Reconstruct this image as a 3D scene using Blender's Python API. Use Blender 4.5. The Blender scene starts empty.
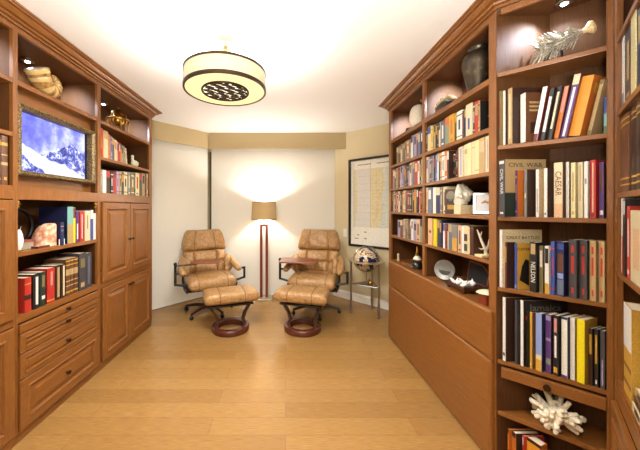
import bpy, bmesh, math, random
from mathutils import Vector, Matrix
C = bpy.context.scene.collection
PI = math.pi
RND = random.Random(7)
# ---------------------------------------------------------------- camera model (x right, y away, z up; eye over the origin)
F = 280.0; CX = 285.5; CY = 207.5; EYE = 1.317; CEIL = 2.40
def hgt(py, y): return EYE + (CY - py) * y / F
# ---------------------------------------------------------------- colour and material
def s2l(c):
    def f(u):
        u /= 255.0
        return u / 12.92 if u <= 0.04045 else ((u + 0.055) / 1.055) ** 2.4
    return (f(c[0]), f(c[1]), f(c[2]), 1.0)
MATS = {}
def newmat(name):
    m = bpy.data.materials.new(name); m.use_nodes = True
    nt = m.node_tree; b = nt.nodes['Principled BSDF']
    return m, nt, b
def N(nt, t, **kw):
    n = nt.nodes.new(t)
    for k, v in kw.items(): setattr(n, k, v)
    return n
def mapping(nt, scale, coord='Object'):
    tc = N(nt, 'ShaderNodeTexCoord'); mp = N(nt, 'ShaderNodeMapping')
    mp.inputs['Scale'].default_value = scale
    nt.links.new(tc.outputs[coord], mp.inputs['Vector']); return mp
def ramp(nt, stops, interp='LINEAR'):
    r = N(nt, 'ShaderNodeValToRGB'); e = r.color_ramp.elements; r.color_ramp.interpolation = interp
    while len(e) < len(stops): e.new(0.5)
    for el, (p, c) in zip(e, stops): el.position = p; el.color = s2l(c)
    return r
def bump(nt, b, src, strength, dist=0.01):
    bp = N(nt, 'ShaderNodeBump'); bp.inputs['Strength'].default_value = strength; bp.inputs['Distance'].default_value = dist
    nt.links.new(src, bp.inputs['Height']); nt.links.new(bp.outputs['Normal'], b.inputs['Normal'])
def plain(name, col, rough=0.5, metal=0.0, var=0.12, scale=30.0, bmp=0.0, coat=0.0):
    """plain surface with a little procedural mottling"""
    key = ('p', name)
    if key in MATS: return MATS[key]
    m, nt, b = newmat(name)
    mp = mapping(nt, (scale,)*3); ns = N(nt, 'ShaderNodeTexNoise'); ns.inputs['Detail'].default_value = 3
    nt.links.new(mp.outputs[0], ns.inputs['Vector'])
    lo = tuple(max(0, c*(1-var)) for c in col); hi = tuple(min(255, c*(1+var*0.6)) for c in col)
    r = ramp(nt, [(0.3, lo), (0.7, hi)]); nt.links.new(ns.outputs['Fac'], r.inputs[0])
    nt.links.new(r.outputs[0], b.inputs['Base Color'])
    b.inputs['Roughness'].default_value = rough; b.inputs['Metallic'].default_value = metal
    b.inputs['Coat Weight'].default_value = coat
    if bmp: bump(nt, b, ns.outputs['Fac'], bmp)
    MATS[key] = m; return m
def wood(name, axis, dark, light, rough=0.33, fine=1.0, coat=0.15, spec=0.5):
    m, nt, b = newmat(name)
    sc = [75*fine]*3; sc['xyz'.index(axis)] = 2.2
    mp = mapping(nt, sc); ns = N(nt, 'ShaderNodeTexNoise'); ns.inputs['Detail'].default_value = 6; ns.inputs['Distortion'].default_value = 0.6
    nt.links.new(mp.outputs[0], ns.inputs['Vector'])
    r = ramp(nt, [(0.28, dark), (0.5, tuple((a+c)/2 for a, c in zip(dark, light))), (0.72, light)])
    nt.links.new(ns.outputs['Fac'], r.inputs[0]); nt.links.new(r.outputs[0], b.inputs['Base Color'])
    b.inputs['Roughness'].default_value = rough; b.inputs['Coat Weight'].default_value = coat; b.inputs['Specular IOR Level'].default_value = spec; b.inputs['Coat Roughness'].default_value = 0.25
    bump(nt, b, ns.outputs['Fac'], 0.03, 0.002)
    return m
WD, WL = (109, 65, 26), (147, 93, 42)
WOOD = {a: wood('cherry_wood_' + a, a, WD, WL) for a in 'xyz'}
WIN = {a: wood('cherry_interior_shaded_' + a, a, (70, 43, 22), (96, 60, 31), 0.55, 1.0, 0.0, 0.2) for a in 'xyz'}  # same cherry wood, darkened to paint in the shade inside the cabinets
DARKW = wood('dark_stained_wood', 'z', (40, 20, 12), (78, 40, 22), 0.3)
REDW = wood('reddish_wood', 'z', (92, 30, 20), (140, 56, 36), 0.3)
TRAYW = wood('walnut_tray', 'x', (98, 50, 32), (150, 86, 58), 0.3)
# leather
def leather():
    m, nt, b = newmat('camel_leather')
    mp = mapping(nt, (7, 7, 7)); ns = N(nt, 'ShaderNodeTexNoise'); ns.inputs['Detail'].default_value = 4; ns.inputs['Distortion'].default_value = 0.8
    nt.links.new(mp.outputs[0], ns.inputs['Vector'])
    r = ramp(nt, [(0.3, (146, 106, 60)), (0.7, (184, 144, 94))]); nt.links.new(ns.outputs['Fac'], r.inputs[0])
    nt.links.new(r.outputs[0], b.inputs['Base Color']); b.inputs['Roughness'].default_value = 0.33
    v = N(nt, 'ShaderNodeTexNoise'); v.inputs['Scale'].default_value = 1.5; v.inputs['Detail'].default_value = 3; v.inputs['Distortion'].default_value = 3.0
    nt.links.new(mp.outputs[0], v.inputs['Vector'])
    bump(nt, b, v.outputs['Fac'], 0.55, 0.022)
    return m
LEATHER = leather()
SEAM = plain('leather_seam', (104, 62, 28), 0.6)
BLACK = plain('black_lacquer', (24, 19, 17), 0.35)
CHROME = plain('brushed_steel', (160, 154, 144), 0.3, 1.0, 0.05)
SILVER = plain('polished_silver', (215, 213, 208), 0.18, 1.0, 0.05)
BRASS = plain('aged_brass', (176, 134, 66), 0.3, 1.0, 0.15)
BRONZE = plain('dark_bronze', (58, 42, 28), 0.4, 0.7, 0.2)
PAGES = plain('book_pages', (226, 212, 184), 0.85, 0, 0.08, 120)
PAPERW = plain('white_paint', (238, 236, 230), 0.6, 0, 0.03)
CORAL = plain('white_coral_stuff', (238, 226, 202), 0.75, 0, 0.12, 60, 0.4)
def emis(name, col, strength, base=None):
    m, nt, b = newmat(name)
    b.inputs['Base Color'].default_value = s2l(base or col); b.inputs['Emission Color'].default_value = s2l(col); b.inputs['Emission Strength'].default_value = strength
    return m
# ---------------------------------------------------------------- mesh builder
ROOTLOC = {}
class MB:
    def __init__(s): s.v = []; s.f = []; s.m = []
    def add(s, vs, fs, m=0):
        o = len(s.v); s.v += [tuple(v) for v in vs]; s.f += [tuple(o+i for i in f) for f in fs]; s.m += [m]*len(fs); return s
    def box(s, x0, x1, y0, y1, z0, z1, m=0):
        v = [(x, y, z) for x in (x0, x1) for y in (y0, y1) for z in (z0, z1)]
        return s.add(v, [(0,1,3,2),(4,6,7,5),(0,4,5,1),(2,3,7,6),(0,2,6,4),(1,5,7,3)], m)
    def prism(s, poly, z0, z1, m=0):
        n = len(poly); v = [(p[0], p[1], z0) for p in poly] + [(p[0], p[1], z1) for p in poly]
        f = [tuple(range(n))[::-1], tuple(range(n, 2*n))] + [(i, (i+1) % n, n+(i+1) % n, n+i) for i in range(n)]
        return s.add(v, f, m)
    def loft(s, rings, cap=True, closed=True, m=0):
        n = len(rings[0]); v = [p for r in rings for p in r]; f = []
        for k in range(len(rings)-1):
            for i in range(n if closed else n-1):
                j = (i+1) % n; f.append((k*n+i, k*n+j, (k+1)*n+j, (k+1)*n+i))
        if cap: f.append(tuple(range(n))[::-1]); f.append(tuple((len(rings)-1)*n+i for i in range(n)))
        return s.add(v, f, m)
    def lathe(s, prof, cx=0, cy=0, n=28, m=0, mat=None):
        rings = []
        for r, z in prof:
            r = max(r, 1e-4)
            ring = [Vector((r*math.cos(2*PI*i/n), r*math.sin(2*PI*i/n), z)) for i in range(n)]
            if mat is not None: ring = [mat @ p for p in ring]
            else: ring = [p + Vector((cx, cy, 0)) for p in ring]
            rings.append(ring)
        return s.loft(rings, True, True, m)
    def tube(s, pts, r, n=8, m=0, closed=False):
        pts = [Vector(p) for p in pts]; k = len(pts); rr = r if isinstance(r, (list, tuple)) else [r]*k
        rings = []; up = None
        for i in range(k):
            a = pts[(i-1) % k] if (closed or i > 0) else pts[i]; b = pts[(i+1) % k] if (closed or i < k-1) else pts[i]
            t = (b-a).normalized()
            if up is None:
                up = Vector((0, 0, 1)) if abs(t.z) < 0.9 else Vector((1, 0, 0))
            x = t.cross(up)
            if x.length < 1e-4: x = t.orthogonal()
            x.normalize(); up = x.cross(t).normalized()
            rings.append([pts[i] + (x*math.cos(2*PI*j/n) + up*math.sin(2*PI*j/n))*rr[i] for j in range(n)])
        if closed: rings.append(rings[0]); return s.loft(rings, False, True, m)
        return s.loft(rings, True, True, m)
    def ball(s, c, r, nu=16, nv=10, m=0, mat=None, e=1.0):
        c = Vector(c); r = r if isinstance(r, (list, tuple)) else (r, r, r); rings = []
        sg = lambda u: math.copysign(abs(u)**e, u)
        for k in range(nv+1):
            a = -PI/2 + PI*k/nv; a = max(-PI/2+1e-3, min(PI/2-1e-3, a)); ring = []
            for i in range(nu):
                t = 2*PI*i/nu
                p = Vector((r[0]*sg(math.cos(a))*sg(math.cos(t)), r[1]*sg(math.cos(a))*sg(math.sin(t)), r[2]*sg(math.sin(a))))
                ring.append(c + (mat @ p if mat is not None else p))
            rings.append(ring)
        return s.loft(rings, True, True, m)
    def torus(s, c, R, r, axis='z', n=40, k=10, m=0, flat=1.0):
        pts = []; c = Vector(c); rings = []
        for i in range(n+1):
            t = 2*PI*i/n; ring = []
            for j in range(k):
                q = 2*PI*j/k; a = R + r*math.cos(q); h = r*flat*math.sin(q)
                p = Vector((a*math.cos(t), a*math.sin(t), h))
                if axis == 'x': p = Vector((p.z, p.x, p.y))
                if axis == 'y': p = Vector((p.x, p.z, p.y))
                ring.append(c+p)
            rings.append(ring)
        return s.loft(rings, False, True, m)
    def xf(s, mat, start=0):
        for i in range(start, len(s.v)): s.v[i] = tuple(mat @ Vector(s.v[i]))
        return s
    def build(s, name, mats, parent=None, local=False, smooth=None, bevel=0, sub=0):
        if not isinstance(mats, (list, tuple)): mats = [mats]
        off = Vector((0, 0, 0))
        if parent is not None and not local: off = world_loc(parent)
        me = bpy.data.meshes.new(name); me.from_pydata([tuple(Vector(v)-off) for v in s.v], [], s.f)
        for q in mats: me.materials.append(q)
        for p, i in zip(me.polygons, s.m): p.material_index = i
        bm = bmesh.new(); bm.from_mesh(me); bmesh.ops.remove_doubles(bm, verts=bm.verts, dist=1e-6); bmesh.ops.recalc_face_normals(bm, faces=bm.faces); bm.to_mesh(me); bm.free()
        if smooth is not None:
            me.polygons.foreach_set('use_smooth', [True]*len(me.polygons)); me.set_sharp_from_angle(angle=math.radians(smooth))
        me.update()
        o = bpy.data.objects.new(name, me); C.objects.link(o)
        if parent is not None: o.parent = parent
        ROOTLOC[o.name] = off
        if bevel:
            md = o.modifiers.new('bevel', 'BEVEL'); md.width = bevel; md.segments = 2; md.limit_method = 'ANGLE'; md.angle_limit = math.radians(40)
        if sub:
            md = o.modifiers.new('subdivision', 'SUBSURF'); md.levels = sub; md.render_levels = sub
        return o
def world_loc(o):
    return ROOTLOC.get(o.name, Vector((0, 0, 0)))
def thing(name, label, cat, loc=(0, 0, 0), rz=0, group=None):
    o = bpy.data.objects.new(name, None); C.objects.link(o); o.empty_display_size = 0.05
    o.location = loc; o.rotation_euler = (0, 0, rz); ROOTLOC[o.name] = Vector(loc)
    o['label'] = label; o['category'] = cat
    if group: o['group'] = group
    return o
def tag(o, label, cat, group=None):
    o['label'] = label; o['category'] = cat
    if group: o['group'] = group
    return o
def struct(name, mb, mat, **kw):
    o = mb.build(name, mat, **kw); o['kind'] = 'structure'; return o
def copy_thing(root):
    r = root.copy(); C.objects.link(r)
    for ch in root.children:
        c = ch.copy(); C.objects.link(c); c.parent = r
        for g in ch.children:
            d = g.copy(); C.objects.link(d); d.parent = c
    return r
def text(name, s, size, M4, mat, parent, ext=0.0004, width=1.0, align='CENTER'):
    cu = bpy.data.curves.new(name, 'FONT'); cu.body = s; cu.size = size; cu.extrude = ext; cu.align_x = align; cu.align_y = 'CENTER'; cu.resolution_u = 2
    tmp = bpy.data.objects.new(name + '_tmp', cu); C.objects.link(tmp)
    dg = bpy.context.evaluated_depsgraph_get(); dg.update()
    me = bpy.data.meshes.new_from_object(tmp.evaluated_get(dg))
    bpy.data.objects.remove(tmp); me.materials.clear(); me.materials.append(mat); me.name = name
    if width != 1.0:
        for v in me.vertices: v.co.x *= width
    me.transform(M4)
    o = bpy.data.objects.new(name, me); C.objects.link(o); o.parent = parent
    return o
# intersect the view column at pixel x with the vertical plane O + s*D
def on_line(px, O, D):
    q = (px - CX) / F
    return (q*O[1] - O[0]) / (D[0] - q*D[1])
# ================================================================ THE ROOM
def wallmat(name, col, bmp=0.15, scale=140):
    m, nt, b = newmat(name)
    mp = mapping(nt, (scale,)*3); ns = N(nt, 'ShaderNodeTexNoise'); ns.inputs['Detail'].default_value = 2
    nt.links.new(mp.outputs[0], ns.inputs['Vector'])
    r = ramp(nt, [(0.3, tuple(c*0.97 for c in col)), (0.7, col)]); nt.links.new(ns.outputs['Fac'], r.inputs[0]); nt.links.new(r.outputs[0], b.inputs['Base Color'])
    b.inputs['Roughness'].default_value = 0.9; bump(nt, b, ns.outputs['Fac'], bmp, 0.004)
    return m
TAN = wallmat('tan_wall_paint', (212, 198, 162))
CEILM = wallmat('textured_ceiling', (250, 249, 246), 0.5, 90)
VAL = wallmat('tan_cornice_paint', (194, 174, 132), 0.1)
BLIND = wallmat('ivory_blind_cloth', (236, 233, 222), 0.08, 300)
def floormat():
    m, nt, b = newmat('oak_laminate')
    mp = mapping(nt, (1, 1, 1))
    br = N(nt, 'ShaderNodeTexBrick'); br.offset = 0.37; br.squash = 1.0
    br.inputs['Scale'].default_value = 1.0; br.inputs['Mortar Size'].default_value = 0.0012; br.inputs['Mortar Smooth'].default_value = 0.3
    br.inputs['Brick Width'].default_value = 1.22; br.inputs['Row Height'].default_value = 0.135; br.inputs['Bias'].default_value = -0.1
    br.inputs['Color1'].default_value = s2l((176, 136, 80)); br.inputs['Color2'].default_value = s2l((162, 123, 70)); br.inputs['Mortar'].default_value = s2l((136, 98, 54))
    nt.links.new(mp.outputs[0], br.inputs['Vector'])
    mp2 = mapping(nt, (2.5, 80, 80)); ns = N(nt, 'ShaderNodeTexNoise'); ns.inputs['Detail'].default_value = 7; ns.inputs['Roughness'].default_value = 0.65
    nt.links.new(mp2.outputs[0], ns.inputs['Vector'])
    r = ramp(nt, [(0.3, (172, 156, 130)), (0.7, (255, 255, 255))]); nt.links.new(ns.outputs['Fac'], r.inputs[0])
    mx = N(nt, 'ShaderNodeMix', data_type='RGBA', blend_type='MULTIPLY'); mx.inputs[0].default_value = 0.8
    nt.links.new(br.outputs['Color'], mx.inputs[6]); nt.links.new(r.outputs[0], mx.inputs[7])
    nt.links.new(mx.outputs[2], b.inputs['Base Color']); b.inputs['Roughness'].default_value = 0.27
    bump(nt, b, ns.outputs['Fac'], 0.05, 0.002)
    return m
XL, XLW = -1.49, -1.805            # left units: face, wall
XR, XRW = 1.073, 1.39              # right bookcase: face, wall
YB = 4.23                          # window wall
RK = 4.93                          # right diagonal wall: x + y = RK
LD = Vector((-0.67, -0.742)).normalized()      # left diagonal wall runs this way from the corner
LC = Vector((-1.165, YB))
tL = (XLW - LC.x)/LD.x; LE = LC + LD*tL        # where it meets the left wall
BACKY = -1.9
floor_poly = [(XLW-0.1, BACKY-0.1), (1.85, BACKY-0.1), (1.85, 3.6), (0.8, YB+0.12), (-1.3, YB+0.12), (XLW-0.1, LE.y+0.1)]
struct('floor', MB().prism(floor_poly, -0.06, 0), floormat())
struct('ceiling', MB().prism(floor_poly, CEIL, CEIL+0.06), CEILM)
def wall(name, a, b, thick=0.08, z0=0, z1=CEIL, mat=TAN, side=1):
    a = Vector(a); b = Vector(b); d = (b-a).normalized(); n = Vector((-d.y, d.x))*side*thick
    return struct(name, MB().prism([a, b, b+n, a+n], z0, z1), mat)
RC = Vector((RK-YB, YB)); RE = Vector((XRW, RK-XRW))
wall('wall_back', (LC.x, YB), (RC.x, YB), side=1)
wall('wall_left_diagonal', LE, LC, side=1)
wall('wall_right_diagonal', RC, RE, side=1)
wall('wall_left', (XLW, BACKY), LE, side=1)
wall('wall_right', RE, (XRW, 1.46), side=1)
wall('wall_right_return', (XRW+0.08, 1.46), (1.80, 1.46), side=1)
wall('wall_right_near', (1.80, 1.46), (1.80, BACKY), side=1)
wall('wall_front', (1.80, BACKY), (XLW, BACKY), side=1)
# baseboard of the right diagonal wall
dR = (RE-RC).normalized(); nR = Vector((-dR.y, dR.x))*-1     # into the room
if nR.y > 0: nR = -nR
def skirting(name, a, b, n, h=0.11, t=0.014):
    prof = [(0, 0), (t, 0), (t, h-0.02), (t*0.5, h-0.008), (t*0.35, h), (0, h)]
    A = [Vector((a.x+n.x*u, a.y+n.y*u, z)) for u, z in prof]; B = [Vector((b.x+n.x*u, b.y+n.y*u, z)) for u, z in prof]
    return struct(name, MB().loft([A, B]), PAPERW)
skirting('baseboard_right', RC + dR*0.02, RE - dR*0.005, nR)
# ---- windows behind the roller blinds (only slivers show beside the cloth)
GLASSM = plain('night_glass', (30, 32, 34), 0.08)
WFR = plain('bronze_window_frame', (92, 84, 62), 0.4, 0.4)
def window(name, a, b, n, z0=0.02, z1=2.15):
    a = Vector(a); b = Vector(b); d = (b-a).normalized()
    def slab(mb, u0, u1, w0, w1, za, zb):
        P = [a+d*u0+n*w0, a+d*u1+n*w0, a+d*u1+n*w1, a+d*u0+n*w1]; return mb.prism(P, za, zb)
    L = (b-a).length
    g = slab(MB(), 0.03, L-0.03, 0.003, 0.008, z0+0.03, z1-0.03)
    o = struct(name, g, GLASSM)
    f = MB()
    for u0, u1, za, zb in ((0, 0.035, z0, z1), (L-0.035, L, z0, z1), (0.035, L-0.035, z0, z0+0.035), (0.035, L-0.035, z1-0.035, z1), (L/2-0.02, L/2+0.02, z0+0.035, z1-0.035)):
        slab(f, u0, u1, 0.002, 0.016, za, zb)
    f.build('window_frame', WFR, o)
    return o
nB = Vector((0, -1)); nL = Vector((-LD.y, LD.x))
if nL.x < 0: nL = -nL
window('window_1', (LC.x+0.02, YB), (RC.x-0.01, YB), nB)
window('window_2', (LE.x-LD.x*0.1, LE.y-LD.y*0.1), (LC.x+LD.x*0.01, LC.y+LD.y*0.01), nL)
# blinds: a thin cloth with a hem bar and side returns
BT = 2.19
def blind(label, a, b, n, off):
    a = Vector(a); b = Vector(b); d = (b-a).normalized(); L = (b-a).length
    m = a + n*off
    t = thing('roller_blind', label, 'window blind', (m.x, m.y, 0.0), group=None)
    def slab(u0, u1, w0, w1, za, zb): return MB().prism([a+d*u0+n*w0, a+d*u1+n*w0, a+d*u1+n*w1, a+d*u0+n*w1], za, zb)
    slab(0, L, off-0.001, off+0.001, 0.03, BT).build('cloth', BLIND, t)
    slab(0, L, off-0.006, off+0.006, 0.008, 0.034).build('hem_bar', PAPERW, t, bevel=0.002)
    ax = Matrix.Translation((a.x+n.x*off, a.y+n.y*off, BT+0.02)) @ Vector((d.x, d.y, 0)).to_track_quat('Z', 'Y').to_matrix().to_4x4()
    MB().lathe([(0.02, 0.0), (0.02, L)], n=16, mat=ax).build('roller', CHROME, t, smooth=40)
    return t
yb = 4.19
xb0 = (211.5-CX)/F*yb; xb1 = (334.6-CX)/F*yb
blind('wide ivory roller blind hanging straight behind the floor lamp', (xb0, YB), (xb1, YB), nB, YB-yb)
sA = LC + LD*0.035; sB = LE - LD*0.06
blind('angled ivory roller blind on the left behind the left recliner', sB, sA, nL, 0.035)
# cornice boxes
def cornice(label, P0, P1, n, dep, z0=2.165, grp=None):
    P0 = Vector(P0); P1 = Vector(P1); c = (P0+P1)/2
    t = thing('window_cornice', label, 'cornice', (c.x, c.y, z0))
    d = (P1-P0).normalized(); th = 0.012
    MB().prism([P0, P1, P1-n*th, P0-n*th], z0, CEIL-0.001).build('front_board', VAL, t, bevel=0.002)
    MB().prism([P0-n*th, P1-n*th, P1-n*dep, P0-n*dep], CEIL-0.014, CEIL-0.001).build('top_board', VAL, t)
    return t
VY = 4.05
vl = Vector((-1.118, VY)); vr = Vector((RK-VY-0.004, VY))
cornice('straight tan cornice box above the blind behind the floor lamp', vl, vr, nB, YB-VY-0.06)
cl = vl - nL*0.0; t_ = (XLW+0.01 - vl.x)/LD.x
cornice('slanting tan cornice box above the left angled blind', vl + LD*t_, vl - Vector((0.0006, 0.0)) + LD*0.003, nL, 0.08)
# light switch on the right diagonal wall
def on_diag(px, off=0.0):
    q = (px-CX)/F; y = (RK-off*math.sqrt(2))/(1+q); return Vector((q*y, y))
sw = on_diag(345.4); t = thing('light_switch', 'small white switch plate between the blind and the framed map', 'light switch', (sw.x, sw.y, 0.95))
def dslab(c, w0, w1, o0, o1, z0, z1): return MB().prism([c+dR*w0+nR*o0, c+dR*w1+nR*o0, c+dR*w1+nR*o1, c+dR*w0+nR*o1], z0, z1)
dslab(sw, -0.03, 0.03, 0.001, 0.007, 0.895, 1.01).build('plate', PAPERW, t, bevel=0.002)
dslab(sw, -0.012, 0.012, 0.007, 0.011, 0.925, 0.98).build('rocker', PAPERW, t, bevel=0.002)
# framed chart on the right diagonal wall
ma = on_diag(348.3, 0.03); mw = 0.93; mz0, mz1 = 0.775, 1.995
t = thing('framed_map', 'large black-framed coastal map on the tan wall above the globe', 'framed map', (ma.x+dR.x*mw/2, ma.y+dR.y*mw/2, mz0))
fb = MB(); fw = 0.028
base = ma - nR*0.03
for w0, w1, z0, z1 in ((0, fw, mz0, mz1), (mw-fw, mw, mz0, mz1), (fw, mw-fw, mz0, mz0+fw), (fw, mw-fw, mz1-fw, mz1)):
    q = dslab(base, w0, w1, 0.002, 0.03, z0, z1); fb.add(q.v, q.f)
fb.build('frame', BLACK, t, bevel=0.002)
MAPP = plain('map_paper', (240, 237, 226), 0.6, 0, 0.05, 12); SEA = plain('map_sea', (222, 220, 214), 0.6, 0, 0.05, 12); LAND = plain('map_land', (226, 216, 174), 0.6, 0, 0.08, 14)
LAND2 = plain('map_land_pink', (228, 208, 168), 0.6, 0, 0.08, 14); INK = plain('map_ink', (150, 140, 122), 0.6); INKD = plain('map_dark_ink', (92, 88, 84), 0.6); PALE = plain('map_pale_sea', (216, 221, 212), 0.6, 0, 0.05, 10)
mp_ = MB()
def mq(u0, u1, z0, z1, lay, m):
    q = dslab(base, u0, u1, 0.004+lay*0.0006, 0.0045+lay*0.0006, z0, z1); mp_.add(q.v, q.f, m)
def mpoly(pts, lay, m):
    o = 0.0045+lay*0.0006; v = [base+dR*u+nR*o for u, z in pts]
    mp_.add([(p.x, p.y, z) for p, (u, z) in zip(v, pts)], [tuple(range(len(pts)))], m)
mq(fw, mw-fw, mz0+fw, mz1-fw, 0, 0)
mq(0.065, mw-0.065, 1.03, 1.955, 1, 0)
mpoly([(0.09, 1.05), (0.12, 1.2), (0.135, 1.4), (0.125, 1.62), (0.11, 1.84), (0.33, 1.84), (0.33, 1.05)], 2, 1)
mpoly([(0.33, 1.05), (0.46, 1.05), (0.50, 1.25), (0.47, 1.40), (0.53, 1.6), (0.50, 1.84), (0.33, 1.84)], 2, 2)
mpoly([(0.46, 1.05), (0.86, 1.05), (0.86, 1.84), (0.50, 1.84), (0.53, 1.6), (0.47, 1.40), (0.50, 1.25)], 2, 3)
mpoly([(0.40, 1.16), (0.46, 1.2), (0.485, 1.45), (0.46, 1.62), (0.43, 1.5), (0.41, 1.3)], 3, 4)
mpoly([(0.34, 1.50), (0.40, 1.56), (0.42, 1.78), (0.36, 1.8)], 3, 2); mpoly([(0.09, 1.05), (0.12, 1.2), (0.135, 1.4), (0.125, 1.62), (0.11, 1.84), (0.078, 1.84), (0.078, 1.05)], 3, 2)
for u in (0.075, 0.33, 0.862): mq(u-0.0015, u+0.0015, 1.04, 1.94, 4, 5)
for k in range(9): mq(0.075, 0.862, 1.05+k*0.099, 1.0515+k*0.099, 4, 5)
for k in range(6): mq(0.42+k*0.075, 0.4212+k*0.075, 1.05, 1.84, 4, 5)
rr = random.Random(3)
for k in range(60):
    u = rr.uniform(0.35, 0.84); z = rr.uniform(1.07, 1.82); mq(u, u+rr.uniform(0.008, 0.03), z, z+0.003, 5, 5)
for u, z, w in ((0.13, 0.93, 0.03), (0.235, 0.975, 0.035), (0.235, 0.885, 0.04), (0.14, 1.90, 0.2), (0.42, 1.90, 0.32), (0.09, 0.88, 0.06)): mq(u, u+w, z, z+0.012, 5, 6 if z < 1 and w < 0.05 else 5)
mp_.build('chart', [MAPP, SEA, LAND, PALE, LAND2, INK, INKD], t)
# ---------------------------------------------------------------- drum pendant
DX, DY = -0.392, 1.83
t = thing('drum_ceiling_lamp', 'round cream drum lamp with dark bands hanging from the ceiling', 'ceiling lamp', (DX, DY, CEIL))
MB().lathe([(0.001, CEIL-0.001), (0.07, CEIL-0.001), (0.07, CEIL-0.012), (0.066, CEIL-0.03), (0.02, CEIL-0.034), (0.001, CEIL-0.034)], DX, DY).build('canopy', plain('champagne_metal', (84, 68, 42), 0.4, 0.5), t, smooth=35)
MB().lathe([(0.001, CEIL-0.033), (0.013, CEIL-0.033), (0.013, 2.12), (0.001, 2.12)], DX, DY, 14).build('stem', plain('champagne_metal', (84, 68, 42), 0.4, 0.5), t, smooth=35)
ZB, ZT, RD = 2.078, 2.194, 0.260
SHADE = emis('lit_linen_shade', (255, 240, 205), 0.06, (196, 182, 146))
def hoop(z0, z1, r0, r1): return MB().loft([[(DX+r*math.cos(2*PI*i/64), DY+r*math.sin(2*PI*i/64), z) for r, z in ((r0, z0), (r1, z0), (r1, z1), (r0, z1))] for i in range(65)], False, True)
hoop(ZB+0.014, ZT-0.01, RD-0.004, RD).build('drum_shade', SHADE, t, smooth=35)
hoop(ZB-0.004, ZB+0.016, RD-0.008, RD+0.004).build('lower_band', BRONZE, t, smooth=35)
hoop(ZT-0.012, ZT+0.002, RD-0.008, RD+0.004).build('upper_band', BRONZE, t, smooth=35)
DIFF = emis('lit_glass_diffuser', (255, 234, 176), 0.55, (232, 216, 160))
MB().lathe([(0.001, ZB), (RD-0.008, ZB), (RD-0.008, ZB+0.004), (0.001, ZB+0.004)], DX, DY, 64).build('diffuser', DIFF, t, smooth=35)
GLOW = emis('bright_diffuser_centre', (255, 244, 214), 1.15)
MB().lathe([(0.001, ZB-0.003), (0.142, ZB-0.003), (0.142, ZB-0.0005), (0.001, ZB-0.0005)], DX, DY, 48).build('centre_glass', GLOW, t, smooth=35)
g = MB(); g.torus((DX, DY, ZB-0.006), 0.147, 0.007, 'z', 48, 8)
rg = random.Random(5)
for row in range(-5, 6):
    y = row*0.0265
    half = math.sqrt(max(0, 0.141**2-y*y))
    if half < 0.02: continue
    x = -half + (0.0 if row % 2 else 0.02)
    while x < half-0.01:
        L = min(0.062, half-x); pts = []
        for k in range(7):
            u = k/6; pts.append((DX+x+L*u, DY+y+0.012*math.sin((u-0.5)*PI), ZB-0.007))
        g.tube(pts, [0.0022, 0.005, 0.007, 0.0075, 0.007, 0.005, 0.0022], 6); x += 0.066
    g.tube([(DX-half, DY+y+0.013, ZB-0.006), (DX+half, DY+y+0.013, ZB-0.006)], 0.0022, 5)
g.build('leaf_grille', BRONZE, t, smooth=50)
# ---------------------------------------------------------------- floor lamp
FX, FY = (264.0-CX)/F*4.02, 4.02
t = thing('floor_lamp', 'floor lamp with burlap shade and twin reddish wooden posts', 'floor lamp', (FX, FY, 0))
MB().box(FX-0.115, FX+0.115, FY-0.10, FY+0.10, 0.0, 0.03).build('base', plain('champagne_base', (196, 184, 156), 0.35, 0.5), t, bevel=0.003)
for s in (-1, 1):
    MB().box(FX+s*0.04-0.018, FX+s*0.04+0.018, FY-0.018, FY+0.018, 0.03, 1.045).build('post', REDW, t, bevel=0.002)
MB().box(FX-0.058, FX+0.058, FY-0.018, FY+0.018, 1.045, 1.075).build('top_bar', REDW, t, bevel=0.002)
MB().lathe([(0.001, 1.075), (0.012, 1.075), (0.012, 1.10), (0.008, 1.105), (0.008, 1.16), (0.016, 1.165), (0.016, 1.22), (0.001, 1.22)], FX, FY, 16).build('neck', CHROME, t, smooth=35)
def burlap():
    m, nt, b = newmat('burlap_shade')
    mp = mapping(nt, (260, 260, 260)); ns = N(nt, 'ShaderNodeTexNoise'); ns.inputs['Detail'].default_value = 2; nt.links.new(mp.outputs[0], ns.inputs['Vector'])
    r = ramp(nt, [(0.3, (136, 108, 70)), (0.7, (186, 156, 108))]); nt.links.new(ns.outputs['Fac'], r.inputs[0]); nt.links.new(r.outputs[0], b.inputs['Base Color'])
    b.inputs['Roughness'].default_value = 0.9
    nt.links.new(r.outputs[0], b.inputs['Emission Color']); b.inputs['Emission Strength'].default_value = 0.35
    return m
sb_, st_ = 0.182, 0.168
MB().loft([[(FX+r*math.cos(2*PI*i/48), FY+r*math.sin(2*PI*i/48), z) for r, z in ((sb_, 1.147), (st_, 1.397), (st_-0.003, 1.397), (sb_-0.003, 1.147))] for i in range(49)], False, True).build('shade', burlap(), t, smooth=35)
TRIM = plain('shade_trim', (98, 76, 48), 0.8)
for z, r in ((1.151, sb_), (1.393, st_)): MB().torus((FX, FY, z), r, 0.005, 'z', 48, 6).build('shade_trim', TRIM, t, smooth=50)
MB().ball((FX, FY, 1.255), (0.03, 0.03, 0.04), 14, 10).build('bulb', emis('warm_bulb', (255, 232, 190), 14), t, smooth=60)
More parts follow.
